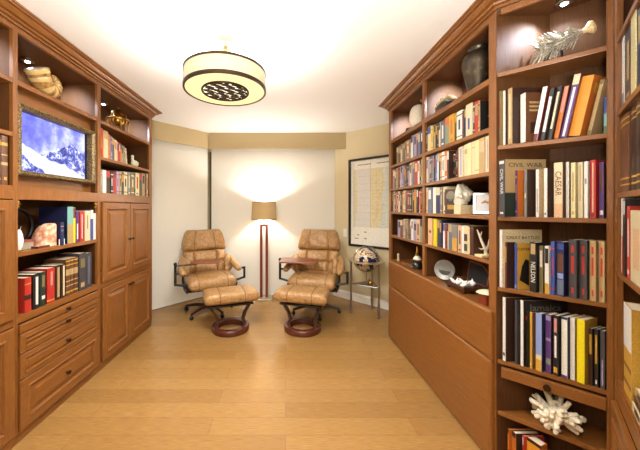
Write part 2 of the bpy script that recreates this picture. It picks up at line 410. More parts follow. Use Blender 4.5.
# ---------------------------------------------------------------- globe on its stand
gx, gy, gz, gr = 1.013, 3.506, 0.672, 0.146
L_ = [(1.112, 3.337), (0.822, 3.512), (1.132, 3.669)]
t = thing('globe_stand', 'silver three-legged globe stand on the floor under the framed map', 'stand', (gx, gy, 0))
for p in L_:
    MB().lathe([(0.001, 0), (0.018, 0), (0.020, 0.012), (0.011, 0.02), (0.014, 0.06), (0.017, 0.12), (0.012, 0.2), (0.015, 0.33), (0.017, 0.345), (0.017, 0.37), (0.013, 0.38), (0.015, 0.5), (0.011, 0.6), (0.016, 0.63), (0.016, 0.645), (0.001, 0.648)], p[0], p[1], 14).build('leg', CHROME, t, smooth=40)
q = MB()
for i in range(3):
    a, b = L_[i], L_[(i+1) % 3]; q.tube([(a[0], a[1], 0.357), (b[0], b[1], 0.357)], 0.009, 8)
cx_, cy_ = sum(p[0] for p in L_)/3, sum(p[1] for p in L_)/3
for a in L_: q.tube([(a[0], a[1], 0.357), (cx_, cy_, 0.357)], 0.008, 8)
q.lathe([(0.001, 0.35), (0.075, 0.35), (0.075, 0.364), (0.001, 0.364)], cx_, cy_, 28)
q.build('lower_tier', CHROME, t, smooth=40)
rg_ = MB(); rg_.loft([[(gx+r*math.cos(2*PI*i/56), gy+r*math.sin(2*PI*i/56), z) for r, z in ((0.168, 0.642), (0.212, 0.642), (0.212, 0.660), (0.168, 0.660))] for i in range(57)], False, True)
rg_.build('horizon_ring', plain('pale_brass_ring', (205, 190, 160), 0.3, 0.7), t, smooth=35)
mm = MB(); mm.torus((gx, gy, gz), 0.158, 0.006, 'y', 48, 8); mm.build('meridian_ring', SILVER, t, smooth=50)
sup = MB(); sup.tube([(gx, gy, gz-0.158), (gx, gy, 0.44), (cx_, cy_, 0.36)], 0.007, 8); sup.build('support_rod', CHROME, t, smooth=40)
CHROME_D = None
def globemat():
    m, nt, b = newmat('gemstone_globe')
    mp = mapping(nt, (9, 9, 9)); ns = N(nt, 'ShaderNodeTexNoise'); ns.inputs['Scale'].default_value = 1.0; ns.inputs['Detail'].default_value = 3; nt.links.new(mp.outputs[0], ns.inputs['Vector'])
    r = ramp(nt, [(0.0, (38, 40, 66)), (0.44, (52, 50, 84)), (0.47, (206, 196, 176)), (0.52, (196, 150, 110)), (0.56, (222, 214, 200)), (0.62, (120, 90, 62)), (0.68, (228, 206, 160))], 'CONSTANT')
    nt.links.new(ns.outputs['Fac'], r.inputs[0]); nt.links.new(r.outputs[0], b.inputs['Base Color']); b.inputs['Roughness'].default_value = 0.18
    return m
g = MB().ball((gx, gy, gz), gr, 40, 24).build('globe', globemat(), smooth=80); tag(g, 'gemstone globe held in the ring of the silver stand', 'globe')
t = thing('compass', 'small brass compass box under the globe on the stand', 'compass', (cx_+0.035, cy_-0.02, 0.3672))
MB().lathe([(0.001, 0.3672), (0.034, 0.3672), (0.034, 0.392), (0.028, 0.4), (0.001, 0.4)], cx_+0.035, cy_-0.02, 20).build('case', BRASS, t, smooth=40)
MB().tube([(cx_+0.02, cy_-0.02, 0.399), (cx_+0.018, cy_-0.02, 0.43), (cx_+0.022, cy_-0.02, 0.45)], [0.007, 0.006, 0.002], 8).build('finial', BRONZE, t, smooth=40)
# ================================================================ BUILT-IN CABINETS
# a moulded front in a vertical plane: O origin (bottom left), u along, n outwards; loops of (inset, depth)
def panel_front(O, u, n, w, h, loops, t=0.018):
    O = Vector(O); u = Vector(u); n = Vector(n); z = Vector((0, 0, 1)); mb = MB()
    def ring(i, d): return [O+u*i+z*i+n*d, O+u*(w-i)+z*i+n*d, O+u*(w-i)+z*(h-i)+n*d, O+u*i+z*(h-i)+n*d]
    mb.loft([ring(0, -t)] + [ring(i, d) for i, d in loops], True, True)
    return mb
RAISED = [(0, -0.003), (0.003, 0), (0.046, 0), (0.050, 0.004), (0.056, 0.004), (0.064, -0.012), (0.070, -0.012), (0.100, -0.001)]
RAISED_S = [(0, -0.003), (0.003, 0), (0.024, 0), (0.026, 0.004), (0.030, 0.004), (0.036, -0.011), (0.040, -0.011), (0.05, -0.001)]
SLAB = [(0, -0.003), (0.003, 0)]
KNOBM = plain('antique_knob', (66, 44, 28), 0.35, 0.8)
def knob(P, n, parent, r=0.013):
    n = Vector(n); M = Matrix.Translation(P) @ n.to_track_quat('Z', 'Y').to_matrix().to_4x4()
    return MB().lathe([(0.001, 0), (r*0.75, 0), (r*0.75, 0.002), (r*0.35, 0.006), (r*0.4, 0.012), (r, 0.017), (r*0.9, 0.023), (0.001, 0.026)], n=14, mat=M).build('knob', KNOBM, parent, smooth=40)
PUCKM = emis('lit_puck_lens', (225, 236, 255), 40)
def puck(x, y, label, z=2.29):
    t = thing('puck_light', label, 'spotlight', (x, y, z), group=None)
    MB().lathe([(0.001, z), (0.034, z), (0.034, z-0.012), (0.026, z-0.016), (0.001, z-0.016)], x, y, 20).build('housing', CHROME, t, smooth=35)
    MB().lathe([(0.001, z-0.0165), (0.014, z-0.0165), (0.012, z-0.019), (0.001, z-0.020)], x, y, 18).build('lens', PUCKM, t, smooth=60)
    return t
# -------- left wall: three units, face at XL, backs at XL-0.31
XB = XL-0.305
RY = XL-0.0005
def frame_x(parent, x0, x1, parts):
    mb = MB()
    for y0, y1, z0, z1 in parts: mb.box(x0, x1, y0, y1, z0, z1)
    return mb.build('face_frame', WOOD['z'], parent, bevel=0.0015)
def carcass_left(label, y0, y1, shelves, st0, st1, rails):
    t = thing('bookcase_cabinet', label, 'bookcase', (XL-0.15, (y0+y1)/2, 0))
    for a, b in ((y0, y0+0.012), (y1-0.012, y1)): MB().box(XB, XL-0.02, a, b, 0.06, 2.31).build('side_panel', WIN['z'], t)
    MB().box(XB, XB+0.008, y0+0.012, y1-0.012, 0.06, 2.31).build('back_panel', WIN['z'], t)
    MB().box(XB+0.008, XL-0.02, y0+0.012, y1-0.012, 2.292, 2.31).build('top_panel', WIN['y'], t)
    for z0, z1, front in shelves: MB().box(XB+0.008, XL-front, y0+0.012, y1-0.012, z0, z1).build('shelf', WOOD['y'], t, bevel=0.0015)
    fr = [(y0, st0, 0.055, 2.3205), (st1, y1, 0.055, 2.3205)] + [(st0, st1, a, b) for a, b in rails]
    frame_x(t, XL-0.02, XL, fr)
    MB().box(XB, XL-0.006, y0, y1, 0.0, 0.055).build('plinth', WOOD['y'], t, bevel=0.001)
    return t
NX = (1, 0, 0); UY = (0, 1, 0)
def drawer_x(t, x, y0, y1, z0, z1, loops, kz, n=NX, ky=None):
    u = UY if n[0] > 0 else (0, -1, 0)
    O = (x, y0, z0) if n[0] > 0 else (x, y1, z0)
    d = panel_front(O, u, n, y1-y0, z1-z0, loops).build('drawer', WOOD['y'], t)
    if kz is not None: knob((x-0.002*n[0], (y0+y1)/2 if ky is None else ky, kz), n, d)
    return d
def door_x(t, x, y0, y1, z0, z1, ky, kz):
    d = panel_front((x, y0, z0), UY, NX, y1-y0, z1-z0, RAISED).build('door', WOOD['z'], t)
    if ky is not None: knob((x-0.001, ky, kz), NX, d)
    return d
S4 = 0.03
# TV unit
TV = carcass_left('cabinet holding the framed screen, open shelves and four drawers', 1.545, 2.237, [(2.0, 2.028, 0.002), (1.04, 1.066, 0.004), (0.668, 0.708, 0.001)], 1.558, 2.220,
   [(2.292, 2.3205), (1.362, 1.432), (0.055, 0.064)])
MB().box(XL-0.075, XL-0.060, 1.557, 2.225, 1.425, 2.0).build('mounting_panel', WOOD['y'], TV)
drawer_x(TV, XL+0.016, 1.560, 2.222, 0.612, 0.660, [(0, -0.003), (0.004, 0)], 0.636)
drawer_x(TV, XL+0.016, 1.560, 2.222, 0.497, 0.606, RAISED_S, 0.552)
drawer_x(TV, XL+0.016, 1.560, 2.222, 0.352, 0.491, RAISED_S, 0.421)
drawer_x(TV, XL+0.016, 1.560, 2.222, 0.066, 0.346, RAISED, 0.205)
for y in (1.563, 2.208):        # flipper-door hinges under the rail
    h = MB(); h.box(XL-0.05, XL-0.004, y, y+0.02, 1.332, 1.340); h.ball((XL-0.02, y+0.01, 1.345), (0.016, 0.012, 0.012), 12, 8); h.ball((XL-0.02, y+0.01, 1.322), (0.014, 0.011, 0.009), 12, 8)
    h.build('hinge', BRASS, TV, smooth=50)
# door unit
DU = carcass_left('cabinet with two pairs of panelled doors below book shelves, nearest the blinds', 2.237, 3.125, [(2.0, 2.024, 0.002), (1.706, 1.730, 0.002), (1.412, 1.437, 0.002), (0.668, 0.690, 0.004)], 2.256, 3.066,
   [(2.292, 2.3205), (1.364, 1.412), (0.664, 0.704), (0.055, 0.064)])
ym = 2.661
for a, b, k in ((2.266, ym-0.002, ym-0.026), (ym+0.002, 3.068, ym+0.026)):
    door_x(DU, XL+0.016, a, b, 0.708, 1.358, k, 1.022); door_x(DU, XL+0.016, a, b, 0.066, 0.660, k, 0.597)
# near unit, only its far edge is in view
NU = carcass_left('cabinet cut by the left edge of the photo, holding brown leather volumes', 0.80, 1.545, [(2.0, 2.024, 0.002), (1.706, 1.730, 0.002), (1.412, 1.437, 0.002), (0.668, 0.690, 0.004)], 0.82, 1.531,
   [(2.292, 2.3205), (1.364, 1.412), (0.664, 0.704), (0.055, 0.064)])
for a, b, k in ((0.824, 1.172, 1.15), (1.176, 1.524, 1.20)):
    door_x(NU, XL+0.016, a, b, 0.708, 1.358, k, 1.022); door_x(NU, XL+0.016, a, b, 0.066, 0.660, k, 0.597)
CROWN = [(0.001, 2.322), (0.012, 2.322), (0.012, 2.332), (0.007, 2.335), (0.007, 2.338), (0.022, 2.339), (0.026, 2.345), (0.026, 2.350), (0.020, 2.352), (0.020, 2.354), (0.036, 2.357), (0.048, 2.366), (0.056, 2.377), (0.052, 2.379), (0.052, 2.381), (0.068, 2.382), (0.070, 2.388), (0.080, 2.389), (0.082, 2.398), (0.001, 2.398)]
def crown(label, path, name='crown_moulding'):
    """path: list of (point, outward unit) corners already mitred"""
    rings = [[Vector((p[0]+n[0]*u, p[1]+n[1]*u, z)) for u, z in CROWN] for p, n in path]
    c = path[0][0]
    t = MB().loft(rings).build(name, WOOD['y'], None, smooth=20)
    return tag(t, label, 'moulding')
crown('stepped wooden crown moulding along the top of the left cabinets', [((XL, 0.80), (1, 0)), ((XL, 3.125), (1, 1)), ((XLW+0.003, 3.125), (0, 1))])
# -------- right wall: far bay, near bay, drawer base
D_ = 0.30; XRB = XR+D_
def carcass_right(label, y0, y1, st0, st1, shelves, zbot):
    t = thing('bookcase_bay', label, 'bookcase', (XR+0.15, (y0+y1)/2, zbot))
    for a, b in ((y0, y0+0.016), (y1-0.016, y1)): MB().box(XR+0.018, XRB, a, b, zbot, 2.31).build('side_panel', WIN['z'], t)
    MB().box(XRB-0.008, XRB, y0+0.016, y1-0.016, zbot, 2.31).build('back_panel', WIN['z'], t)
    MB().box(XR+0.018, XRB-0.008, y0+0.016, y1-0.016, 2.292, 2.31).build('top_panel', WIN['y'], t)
    for z0, z1 in shelves: MB().box(XR+0.002, XRB-0.008, y0+0.016, y1-0.016, z0, z1).build('shelf', WOOD['y'], t, bevel=0.0015)
    mb = MB()
    for a, b, c, d in ((y0, st0, zbot, 2.3205), (st1, y1, zbot, 2.3205), (st0, st1, 2.291, 2.3205)): mb.box(XR, XR+0.018, a, b, c, d)
    mb.build('face_frame', WOOD['z'], t, bevel=0.0015)
    return t
SHR = [(1.968, 2.0), (1.716, 1.741), (1.485, 1.506), (1.253, 1.274), (1.018, 1.038)]
DECK = 0.786
FAR = carcass_right('right bookcase bay nearest the globe, crammed with small books', 2.179, 2.908, 2.197, 2.852, SHR, DECK)
NEAR = carcass_right('right bookcase bay with the big bronze vase on its top shelf', 1.426, 2.179, 1.478, 2.161, SHR, DECK)
BASE = thing('drawer_cabinet', 'long low wooden base with two wide plain drawers under the right bookcase', 'cabinet', (XR+0.15, 2.17, 0))
MB().box(XR, XRB, 1.426, 2.908, 0.0, DECK-0.022).build('body', WOOD['y'], BASE)
MB().box(XR-0.004, XRB, 1.426, 2.908, DECK-0.022, DECK-0.0005).build('deck', WOOD['y'], BASE, bevel=0.002)
for a, b in ((0.012, 0.531), (0.536, DECK-0.001)):
    panel_front((XR-0.024, 2.858, a), (0, -1, 0), (-1, 0, 0), 2.858-1.437, b-a, [(0, -0.011), (0.003, -0.006), (0.011, 0)], 0.0235).build('drawer', WOOD['y'], BASE)
# -------- corner unit at 45 degrees
BO = Vector((XR, 1.424)); BD = Vector((0.743, -0.669)).normalized(); BN = Vector((-0.669, -0.743)).normalized()   # BN faces the viewer
sE = 0.391; CO = BO + BD*sE
P1 = Vector((XR+0.27, 1.424)); P2 = P1 + BD*0.2
inset = BN*0.003
ins = 0.0015
poly = [BO+Vector((0.004, -ins)), P1+Vector((-0.0205, -ins)), P2+BN*0.0135, CO - BD*0.004 - BN*0.004]
def B_in(z0, z1): return MB().prism(poly, z0, z1)
CU = thing('corner_bookcase', 'corner bookcase between the two right bookcases, with white coral on its lower shelf', 'bookcase', (1.25, 1.30, 0))
def vpan(a, b, th, z0, z1, nm, mat=None):
    a = Vector(a); b = Vector(b); d = (b-a).normalized(); n = Vector((-d.y, d.x))*th
    return MB().prism([a, b, b+n, a+n], z0, z1).build(nm, mat or WIN['z'], CU)
vpan(P1, P2, -0.012, 0.0, 2.31, 'back_panel')
vpan(BO+Vector((0.0, 0.0)), P1, 0.0012, 0.0, 2.31, 'side_panel')
vpan(P2, CO+BD*0.002, 0.010, 0.0, 2.31, 'side_panel')
B_in(2.292, 2.31).build('top_panel', WIN['y'], CU)
B_Z = [2.0, 1.631, 1.271, 0.915, 0.548, 0.287, 0.06]
for z in B_Z:
    B_in(z-0.021, z).build('shelf', WOOD['x'], CU, bevel=0.0015)
def bslab(s0, s1, o0, o1, z0, z1): return MB().prism([BO+BD*s0+BN*o0, BO+BD*s1+BN*o0, BO+BD*s1+BN*o1, BO+BD*s0+BN*o1], z0, z1)
ff = MB()
for s0, s1, z0, z1 in ((0.372, sE, 0.0, 2.3205), (0.019, 0.372, 2.291, 2.3205)):
    q = bslab(s0, s1, -0.016, 0.0, z0, z1); ff.add(q.v, q.f)
ff.build('face_frame', WOOD['z'], CU, bevel=0.0015)
q = bslab(0.02, 0.37, -0.016, 0.004, 0.462, 0.514); tray = q.build('pull_out_tray', WOOD['x'], CU, bevel=0.003)
pk = BO + BD*on_line(547, BO, BD) + BN*0.003
knob((pk.x, pk.y, 0.487), (BN.x, BN.y, 0), tray, 0.015)
q = bslab(0.03, 0.37, -0.02, -0.002, 0.0, 0.05); q.build('plinth', WOOD['x'], CU)
# -------- near right unit, turned inwards
CD = Vector((-0.669, -0.743)).normalized(); CN = Vector((-0.743, 0.669)).normalized()    # CN faces the viewer
RU = thing('bookcase_cabinet', 'bookcase at the right edge of the photo, seen at a sharp slant', 'bookcase', (CO.x-0.2, CO.y-0.3, 0))
LC_ = 0.75
def cslab(t0, t1, o0, o1, z0, z1): return MB().prism([CO+CD*t0+CN*o0, CO+CD*t1+CN*o0, CO+CD*t1+CN*o1, CO+CD*t0+CN*o1], z0, z1)
c0 = 0.0125
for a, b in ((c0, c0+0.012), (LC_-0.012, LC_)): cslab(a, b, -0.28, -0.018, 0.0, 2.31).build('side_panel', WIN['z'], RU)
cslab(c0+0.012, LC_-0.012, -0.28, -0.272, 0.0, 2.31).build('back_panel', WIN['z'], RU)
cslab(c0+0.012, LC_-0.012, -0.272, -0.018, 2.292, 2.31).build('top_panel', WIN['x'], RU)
for z1, th in ((2.0, 0.022), (1.705, 0.022), (1.375, 0.02), (1.062, 0.02), (0.627, 0.022), (0.06, 0.02)):
    cslab(c0+0.012, LC_-0.012, -0.272, -0.002, z1-th, z1).build('shelf', WOOD['x'], RU, bevel=0.0015)
ff = MB()
for a, b, z0, z1 in ((c0-0.006, 0.05, 0, 2.3205), (LC_-0.04, LC_, 0, 2.3205), (0.05, LC_-0.04, 2.291, 2.3205), (0.05, LC_-0.04, 0.545, 0.603), (0.05, LC_-0.04, 0.0, 0.06)):
    q = cslab(a, b, -0.018, 0.0, z0, z1); ff.add(q.v, q.f)
ff.build('face_frame', WOOD['z'], RU, bevel=0.0015)
for a, b in ((0.053, 0.378), (0.382, LC_-0.043)):
    p = CO+CD*a+CN*0.016
    dd = panel_front((p.x, p.y, 0.064), (CD.x, CD.y, 0), (CN.x, CN.y, 0), b-a, 0.476, RAISED, 0.0155).build('door', WOOD['z'], RU)
# crown of the right run: far end, long face, corner, near unit
def mitre(n1, n2):
    n1 = Vector(n1); n2 = Vector(n2); m = (n1+n2).normalized(); return m/max(0.3, m.dot(n1))
crown('stepped wooden crown moulding along the top of the right bookcases', [((XRW-0.004, 2.908), (0, 1)), ((XR, 2.908), (-1, 1)), ((XR, 1.424), mitre((-1, 0), BN)), (CO, mitre(BN, CN)), (CO+CD*LC_, CN)])
# ---- puck lights
puck(-1.695, 1.84, 'small spotlight above the nautilus shell')
puck(-1.69, 2.60, 'small spotlight above the brass armillary sphere')
puck(-1.69, 1.15, 'small spotlight in the cut-off cabinet at the left edge')
puck(1.25, 2.52, 'small spotlight above the white oval stone plaque')
puck(1.27, 1.83, 'small spotlight behind the bronze vase')
puck(1.31, 1.315, 'small spotlight in the corner bookcase above the silvery spiny sculpture')
# ---------------------------------------------------------------- framed screen
t = thing('framed_television', 'television showing a snowy mountain in an ornate gilt frame on the left wall', 'television', (XL-0.02, 1.885, 1.5))
def gilt():
    m, nt, b = newmat('carved_gilt')
    mp = mapping(nt, (120, 120, 120)); v = N(nt, 'ShaderNodeTexVoronoi'); v.inputs['Scale'].default_value = 1.0; nt.links.new(mp.outputs[0], v.inputs['Vector'])
    r = ramp(nt, [(0.1, (176, 152, 100)), (0.45, (116, 94, 56)), (0.9, (56, 42, 24))]); nt.links.new(v.outputs['Distance'], r.inputs[0]); nt.links.new(r.outputs[0], b.inputs['Base Color'])
    b.inputs['Metallic'].default_value = 0.35; b.inputs['Roughness'].default_value = 0.42; bump(nt, b, v.outputs['Distance'], 0.4, 0.004)
    return m
GILT = gilt()
fy0, fy1, fz0, fz1 = 1.562, 2.203, 1.500, 1.910
xf = XL+0.004
prof = [(0.0, -0.063), (0.0, -0.010), (0.003, -0.004), (0.008, 0.0), (0.016, -0.005), (0.022, -0.011), (0.025, -0.009), (0.030, -0.014), (0.030, -0.063)]
rings = []
for (cy, cz, sy, sz) in ((fy0, fz0, 1, 1), (fy1, fz0, -1, 1), (fy1, fz1, -1, -1), (fy0, fz1, 1, -1), (fy0, fz0, 1, 1)):
    rings.append([Vector((xf+d, cy+sy*i, cz+sz*i)) for i, d in prof])
MB().loft(rings, False, True).build('frame', GILT, t)
bd = MB(); kk = 0
for k in range(44):
    y = fy0+0.016+(fy1-fy0-0.032)*k/43
    for z in (fz0+0.011, fz1-0.011): bd.ball((xf-0.001, y, z), (0.005, 0.0052, 0.006), 8, 5)
for k in range(1, 28):
    z = fz0+0.016+(fz1-fz0-0.032)*k/28
    for y in (fy0+0.011, fy1-0.011): bd.ball((xf-0.001, y, z), (0.005, 0.006, 0.0052), 8, 5)
bd.build('beading', GILT, t, smooth=70)
def screen():
    m, nt, b = newmat('screen_mountain_picture')
    tc = N(nt, 'ShaderNodeTexCoord'); mp = N(nt, 'ShaderNodeMapping'); nt.links.new(tc.outputs['Object'], mp.inputs['Vector'])
    sp = N(nt, 'ShaderNodeSeparateXYZ'); nt.links.new(mp.outputs[0], sp.inputs[0])
    # y 0..0.58 along, z 0..0.35 up (object space starts at the lower left of the screen)
    def math_(op, a, b_=None, c=None):
        n = N(nt, 'ShaderNodeMath', operation=op)
        for i, v in enumerate((a, b_, c)):
            if v is None: continue
            if hasattr(v, 'links'): nt.links.new(v, n.inputs[i])
            else: n.inputs[i].default_value = v
        return n.outputs[0]
    n1 = N(nt, 'ShaderNodeTexNoise'); n1.inputs['Scale'].default_value = 6; n1.inputs['Detail'].default_value = 7; n1.inputs['Roughness'].default_value = 0.62
    nt.links.new(mp.outputs[0], n1.inputs['Vector'])
    n2 = N(nt, 'ShaderNodeTexNoise'); n2.inputs['Scale'].default_value = 22; n2.inputs['Detail'].default_value = 8; n2.inputs['Roughness'].default_value = 0.75; n2.inputs['Distortion'].default_value = 0.8
    nt.links.new(mp.outputs[0], n2.inputs['Vector'])
    sky = ramp(nt, [(0.36, (96, 100, 214)), (0.50, (132, 140, 228)), (0.66, (220, 226, 252))]); nt.links.new(n1.outputs['Fac'], sky.inputs[0])
    rock = ramp(nt, [(0.40, (34, 42, 130)), (0.50, (78, 90, 196)), (0.57, (226, 232, 255))]); nt.links.new(n2.outputs['Fac'], rock.inputs[0])
    snow = ramp(nt, [(0.3, (206, 216, 250)), (0.6, (248, 250, 255))]); nt.links.new(n2.outputs['Fac'], snow.inputs[0])
    y = sp.outputs['Y']; z = sp.outputs['Z']; w = math_('MULTIPLY_ADD', n1.outputs['Fac'], 0.12, -0.06)
    # far ridge: peak at y .40 ; z_ridge = .205 - .45*|y-.40|
    ridge = math_('SUBTRACT', 0.235, math_('MULTIPLY', math_('ABSOLUTE', math_('SUBTRACT', y, 0.42)), 0.42))
    inr = math_('LESS_THAN', math_('ADD', z, w), ridge)
    slope = math_('SUBTRACT', 0.165, math_('MULTIPLY', y, 0.27))          # snow field falls to the right
    ins_ = math_('LESS_THAN', math_('ADD', z, math_('MULTIPLY', w, 0.8)), slope)
    near = math_('SUBTRACT', 0.115, math_('MULTIPLY', y, 0.55))
    inn = math_('LESS_THAN', math_('ADD', z, w), near)
    def mix(f, a, c):
        n = N(nt, 'ShaderNodeMix', data_type='RGBA'); nt.links.new(f, n.inputs[0]); nt.links.new(a, n.inputs[6]); nt.links.new(c, n.inputs[7]); return n.outputs[2]
    col = mix(inr, sky.outputs[0], rock.outputs[0]); col = mix(ins_, col, snow.outputs[0]); col = mix(inn, col, rock.outputs[0])
    b.inputs['Base Color'].default_value = (0.01, 0.01, 0.02, 1); b.inputs['Roughness'].default_value = 0.25
    nt.links.new(col, b.inputs['Emission Color']); b.inputs['Emission Strength'].default_value = 1.0
    return m
scr = MB().box(0, 0.003, 0, 0.548, 0, 0.342).build('screen', screen(), t, local=True)
scr.location = (-0.030, 1.594-1.885, 0.034)
MB().box(XL-0.0595, XL-0.0505, 1.575, 2.190, 1.513, 1.897).build('bezel', plain('screen_bezel', (16, 18, 60), 0.3), t)
# ================================================================ BOOKS
PAL = {'white': (236, 232, 224), 'cream': (222, 206, 166), 'tan': (186, 156, 108), 'brown': (104, 64, 36), 'dark brown': (56, 34, 24), 'black': (28, 25, 26), 'grey': (128, 124, 122),
 'dark grey': (66, 64, 68), 'navy': (34, 40, 84), 'blue': (62, 84, 160), 'pale blue': (138, 158, 208), 'purple': (92, 58, 124), 'lilac': (162, 150, 186), 'red': (188, 46, 36), 'maroon': (112, 36, 34),
 'orange': (204, 112, 40), 'gold': (206, 158, 58), 'yellow': (236, 214, 20), 'amber': (224, 148, 36), 'green': (70, 104, 66), 'dark green': (30, 48, 40), 'teal': (120, 176, 172), 'sage': (136, 148, 124), 'pink': (206, 140, 130),
 'olive': (128, 114, 72), 'pale yellow': (226, 216, 160), 'slate': (98, 108, 130), 'peach': (220, 176, 136)}
def bm_(c): return plain('book_cloth_' + c.replace(' ', '_'), tuple(u*0.93 for u in PAL[c]), 0.45, 0, 0.22, 70)
ORD = ['first', 'second', 'third', 'fourth', 'fifth', 'sixth', 'seventh', 'eighth', 'ninth', 'tenth', 'eleventh', 'twelfth', 'thirteenth', 'fourteenth', 'fifteenth', 'sixteenth', 'seventeenth', 'eighteenth', 'nineteenth', 'twentieth', 'twenty-first', 'twenty-second', 'twenty-third', 'twenty-fourth', 'twenty-fifth', 'twenty-sixth']
BR = random.Random(11)
BOXES = []
def clash(a, b):
    for P, Q in ((a, b), (b, a)):
        for i in range(4):
            e = (P[(i+1) % 4]-P[i]); n = Vector((-e.y, e.x)).normalized()
            pa = [p.dot(n) for p in P]; qa = [p.dot(n) for p in Q]
            if max(pa) < min(qa)+0.0006 or max(qa) < min(pa)+0.0006: return False
    return True
def foot(P, td, ax, t, d): P = Vector(P[:2]); td = Vector(td); ax = Vector(ax); return [P, P+td*t, P+td*t+ax*d, P+ax*d]
BANDPOOL = {'dark': ['gold', 'white', 'red', 'cream', 'tan'], 'light': ['maroon', 'navy', 'dark green', 'black', 'tan', 'red', 'blue', 'orange']}
def book(P, td, ax, t, d, h, col, label, group, cover=None, bands='auto', lean=0.0, z=0.0, round_=False, lowres=False):
    """P left front corner seen from the room; td thickness direction, ax depth direction"""
    td = Vector(td).normalized(); ax = Vector(ax).normalized()
    root = thing('book', label, 'book', (0, 0, 0), group=group)
    X = Vector((td.x, td.y, 0)); Y = Vector((ax.x, ax.y, 0)); Z = Vector((0, 0, 1))
    R = Matrix((X, Y, Z)).transposed().to_4x4()
    o = Vector((P[0], P[1], z))
    M = Matrix.Translation(o) @ R
    if lean:
        piv = Vector((t, 0, 0)) if lean > 0 else Vector((0, 0, 0))
        M = M @ Matrix.Translation(piv) @ Matrix.Rotation(lean, 4, 'Y') @ Matrix.Translation(-piv)
    root.matrix_world = M
    cov = cover or col
    mats = [bm_(col), bm_(cov)]; mb = MB(); bt = 0.0022
    if round_:
        k = 7; pr = [(t/2-t/2*math.cos(PI*i/(k-1)), 0.004-0.006*math.sin(PI*i/(k-1))) for i in range(k)]
        mb.prism(pr + [(t, 0.006), (0, 0.006)], 0, h, 0)
    else: mb.box(0, t, 0, 0.003, 0, h, 0)
    mb.box(0, bt, 0.003, d, 0, h, 1); mb.box(t-bt, t, 0.003, d, 0, h, 1)
    if bands == 'auto':
        lum = sum(PAL[col]); pool = BANDPOOL['light' if lum > 390 else 'dark']; bands = []
        st = BR.random()
        bc = BR.choice([c for c in pool if c != col])
        if st < 0.35: bands = [(0.55, 0.9, bc, 0.62)]
        elif st < 0.6: bands = [(0.84, 0.88, bc, 1), (0.1, 0.13, bc, 1), (0.35, 0.7, bc, 0.3)]
        elif st < 0.8: bands = [(0.30, 0.82, bc, 0.34), (0.06, 0.12, bc, 0.5)]
        else: bands = [(0.7, 0.99, bc, 1)]
    for b0, b1, bc, w in bands:
        m = bm_(bc)
        if m not in mats: mats.append(m)
        i = mats.index(m); x0 = t*(1-w)/2; x1 = t-x0
        if round_ and w > 0.5:
            e = 0.0005; k = 7; pr = [(t/2-(t/2+e)*math.cos(PI*j/(k-1)), 0.004-(0.006+e)*math.sin(PI*j/(k-1))) for j in range(k)]
            mb.prism(pr + [(t, 0.005), (0, 0.005)], h*b0, h*b1, i)
        elif round_: mb.box(x0, x1, -0.0026, 0.0, h*b0, h*b1, i)
        else: mb.box(max(x0, 0.0003), min(x1, t-0.0003), -0.0005, 0.0, h*b0, h*b1, i)
    mb.build('cover', mats, root, local=True)
    MB().box(bt+0.0001, t-bt-0.0001, 0.0032, d-0.003, 0.002, h-0.002).build('pages', PAGES, root, local=True)
    return root
def describe(col, cover, bands):
    s = col
    if cover and cover != col: s += '-spined ' + cover
    return s
LIMIT = [None]
def row(name, grp, O, D, ax, zs, items, depth, td=None):
    """items: (x0, x1, height, colour[, cover][, dict]) in picture columns, left to right"""
    O = Vector(O); D = Vector(D).normalized(); n = 0
    for it in items:
        x0, x1, h, col = it[:4]; kw = {}; cover = None
        for e in it[4:]:
            if isinstance(e, dict): kw = dict(e)
            else: cover = e
        s0 = on_line(x0, O, D); s1 = on_line(x1, O, D)
        a = Vector(kw.pop('ax', ax)).normalized()
        t_ = Vector((a.y, -a.x)); 
        if t_.dot(D) < 0: t_ = -t_
        t = (s1-s0)*D.dot(t_) - 0.0012
        t = kw.pop('t', t)
        P = O + D*s0 + Vector(kw.pop('push', (0, 0))) + a*BR.uniform(0.0, 0.007)
        d = kw.pop('d', depth*BR.uniform(0.9, 1.0))
        noun = kw.pop('noun', 'book'); lab = kw.pop('label', None)
        kw.pop('nolean', None)
        while LIMIT[0] and d > 0.03 and not LIMIT[0](foot(P, t_, a, t, d)): d -= 0.004
        if not kw.get('lean'):
            while d > 0.05 and any(clash(foot(P, t_, a, t, d), q) for zz, q in BOXES if abs(zz-zs) < 0.01): d -= 0.006
            BOXES.append((zs, foot(P, t_, a, t, d)))
        titles = kw.pop('titles', [])
        if not lab: lab = '%s %s, %s from left, %s' % (describe(col, cover, None), noun, ORD[n], name)
        b = book(P, t_, a, t, d, h, col, lab, grp, cover=cover, z=zs+0.0004, **kw)
        for T in titles: T(b, t, d, h)
        n += 1
def spine_title(s, col, size, at=0.5, width=1.0, flip=False):
    def f(b, t, d, h):
        # runs down the spine, tops of the letters to the right
        M = Matrix.Translation((t/2, -0.0012, h*at)) @ Matrix.Rotation(PI/2, 4, 'X') @ Matrix.Rotation(-PI/2, 4, 'Z')
        text('title', s, size, M, bm_(col), b, width=width)
    return f
def cover_title(s, col, size, u, v, width=1.0):
    def f(b, t, d, h):
        M = Matrix(((0, 0, 1, t+0.0008), (1, 0, 0, d*u), (0, 1, 0, h*v), (0, 0, 0, 1)))
        text('title', s, size, M, bm_(col), b, width=width)
    return f
def cover_patch(u0, u1, v0, v1, col, k=0.0006, pts=None):
    def f(b, t, d, h):
        mb = MB()
        if pts: mb.loft([[Vector((t+e, d*p[0], h*p[1])) for p in pts] for e in (0.0, k)])
        else: mb.box(t, t+k, d*u0, d*u1, h*v0, h*v1)
        mb.build('cover_picture', bm_(col), b, local=True)
    return f
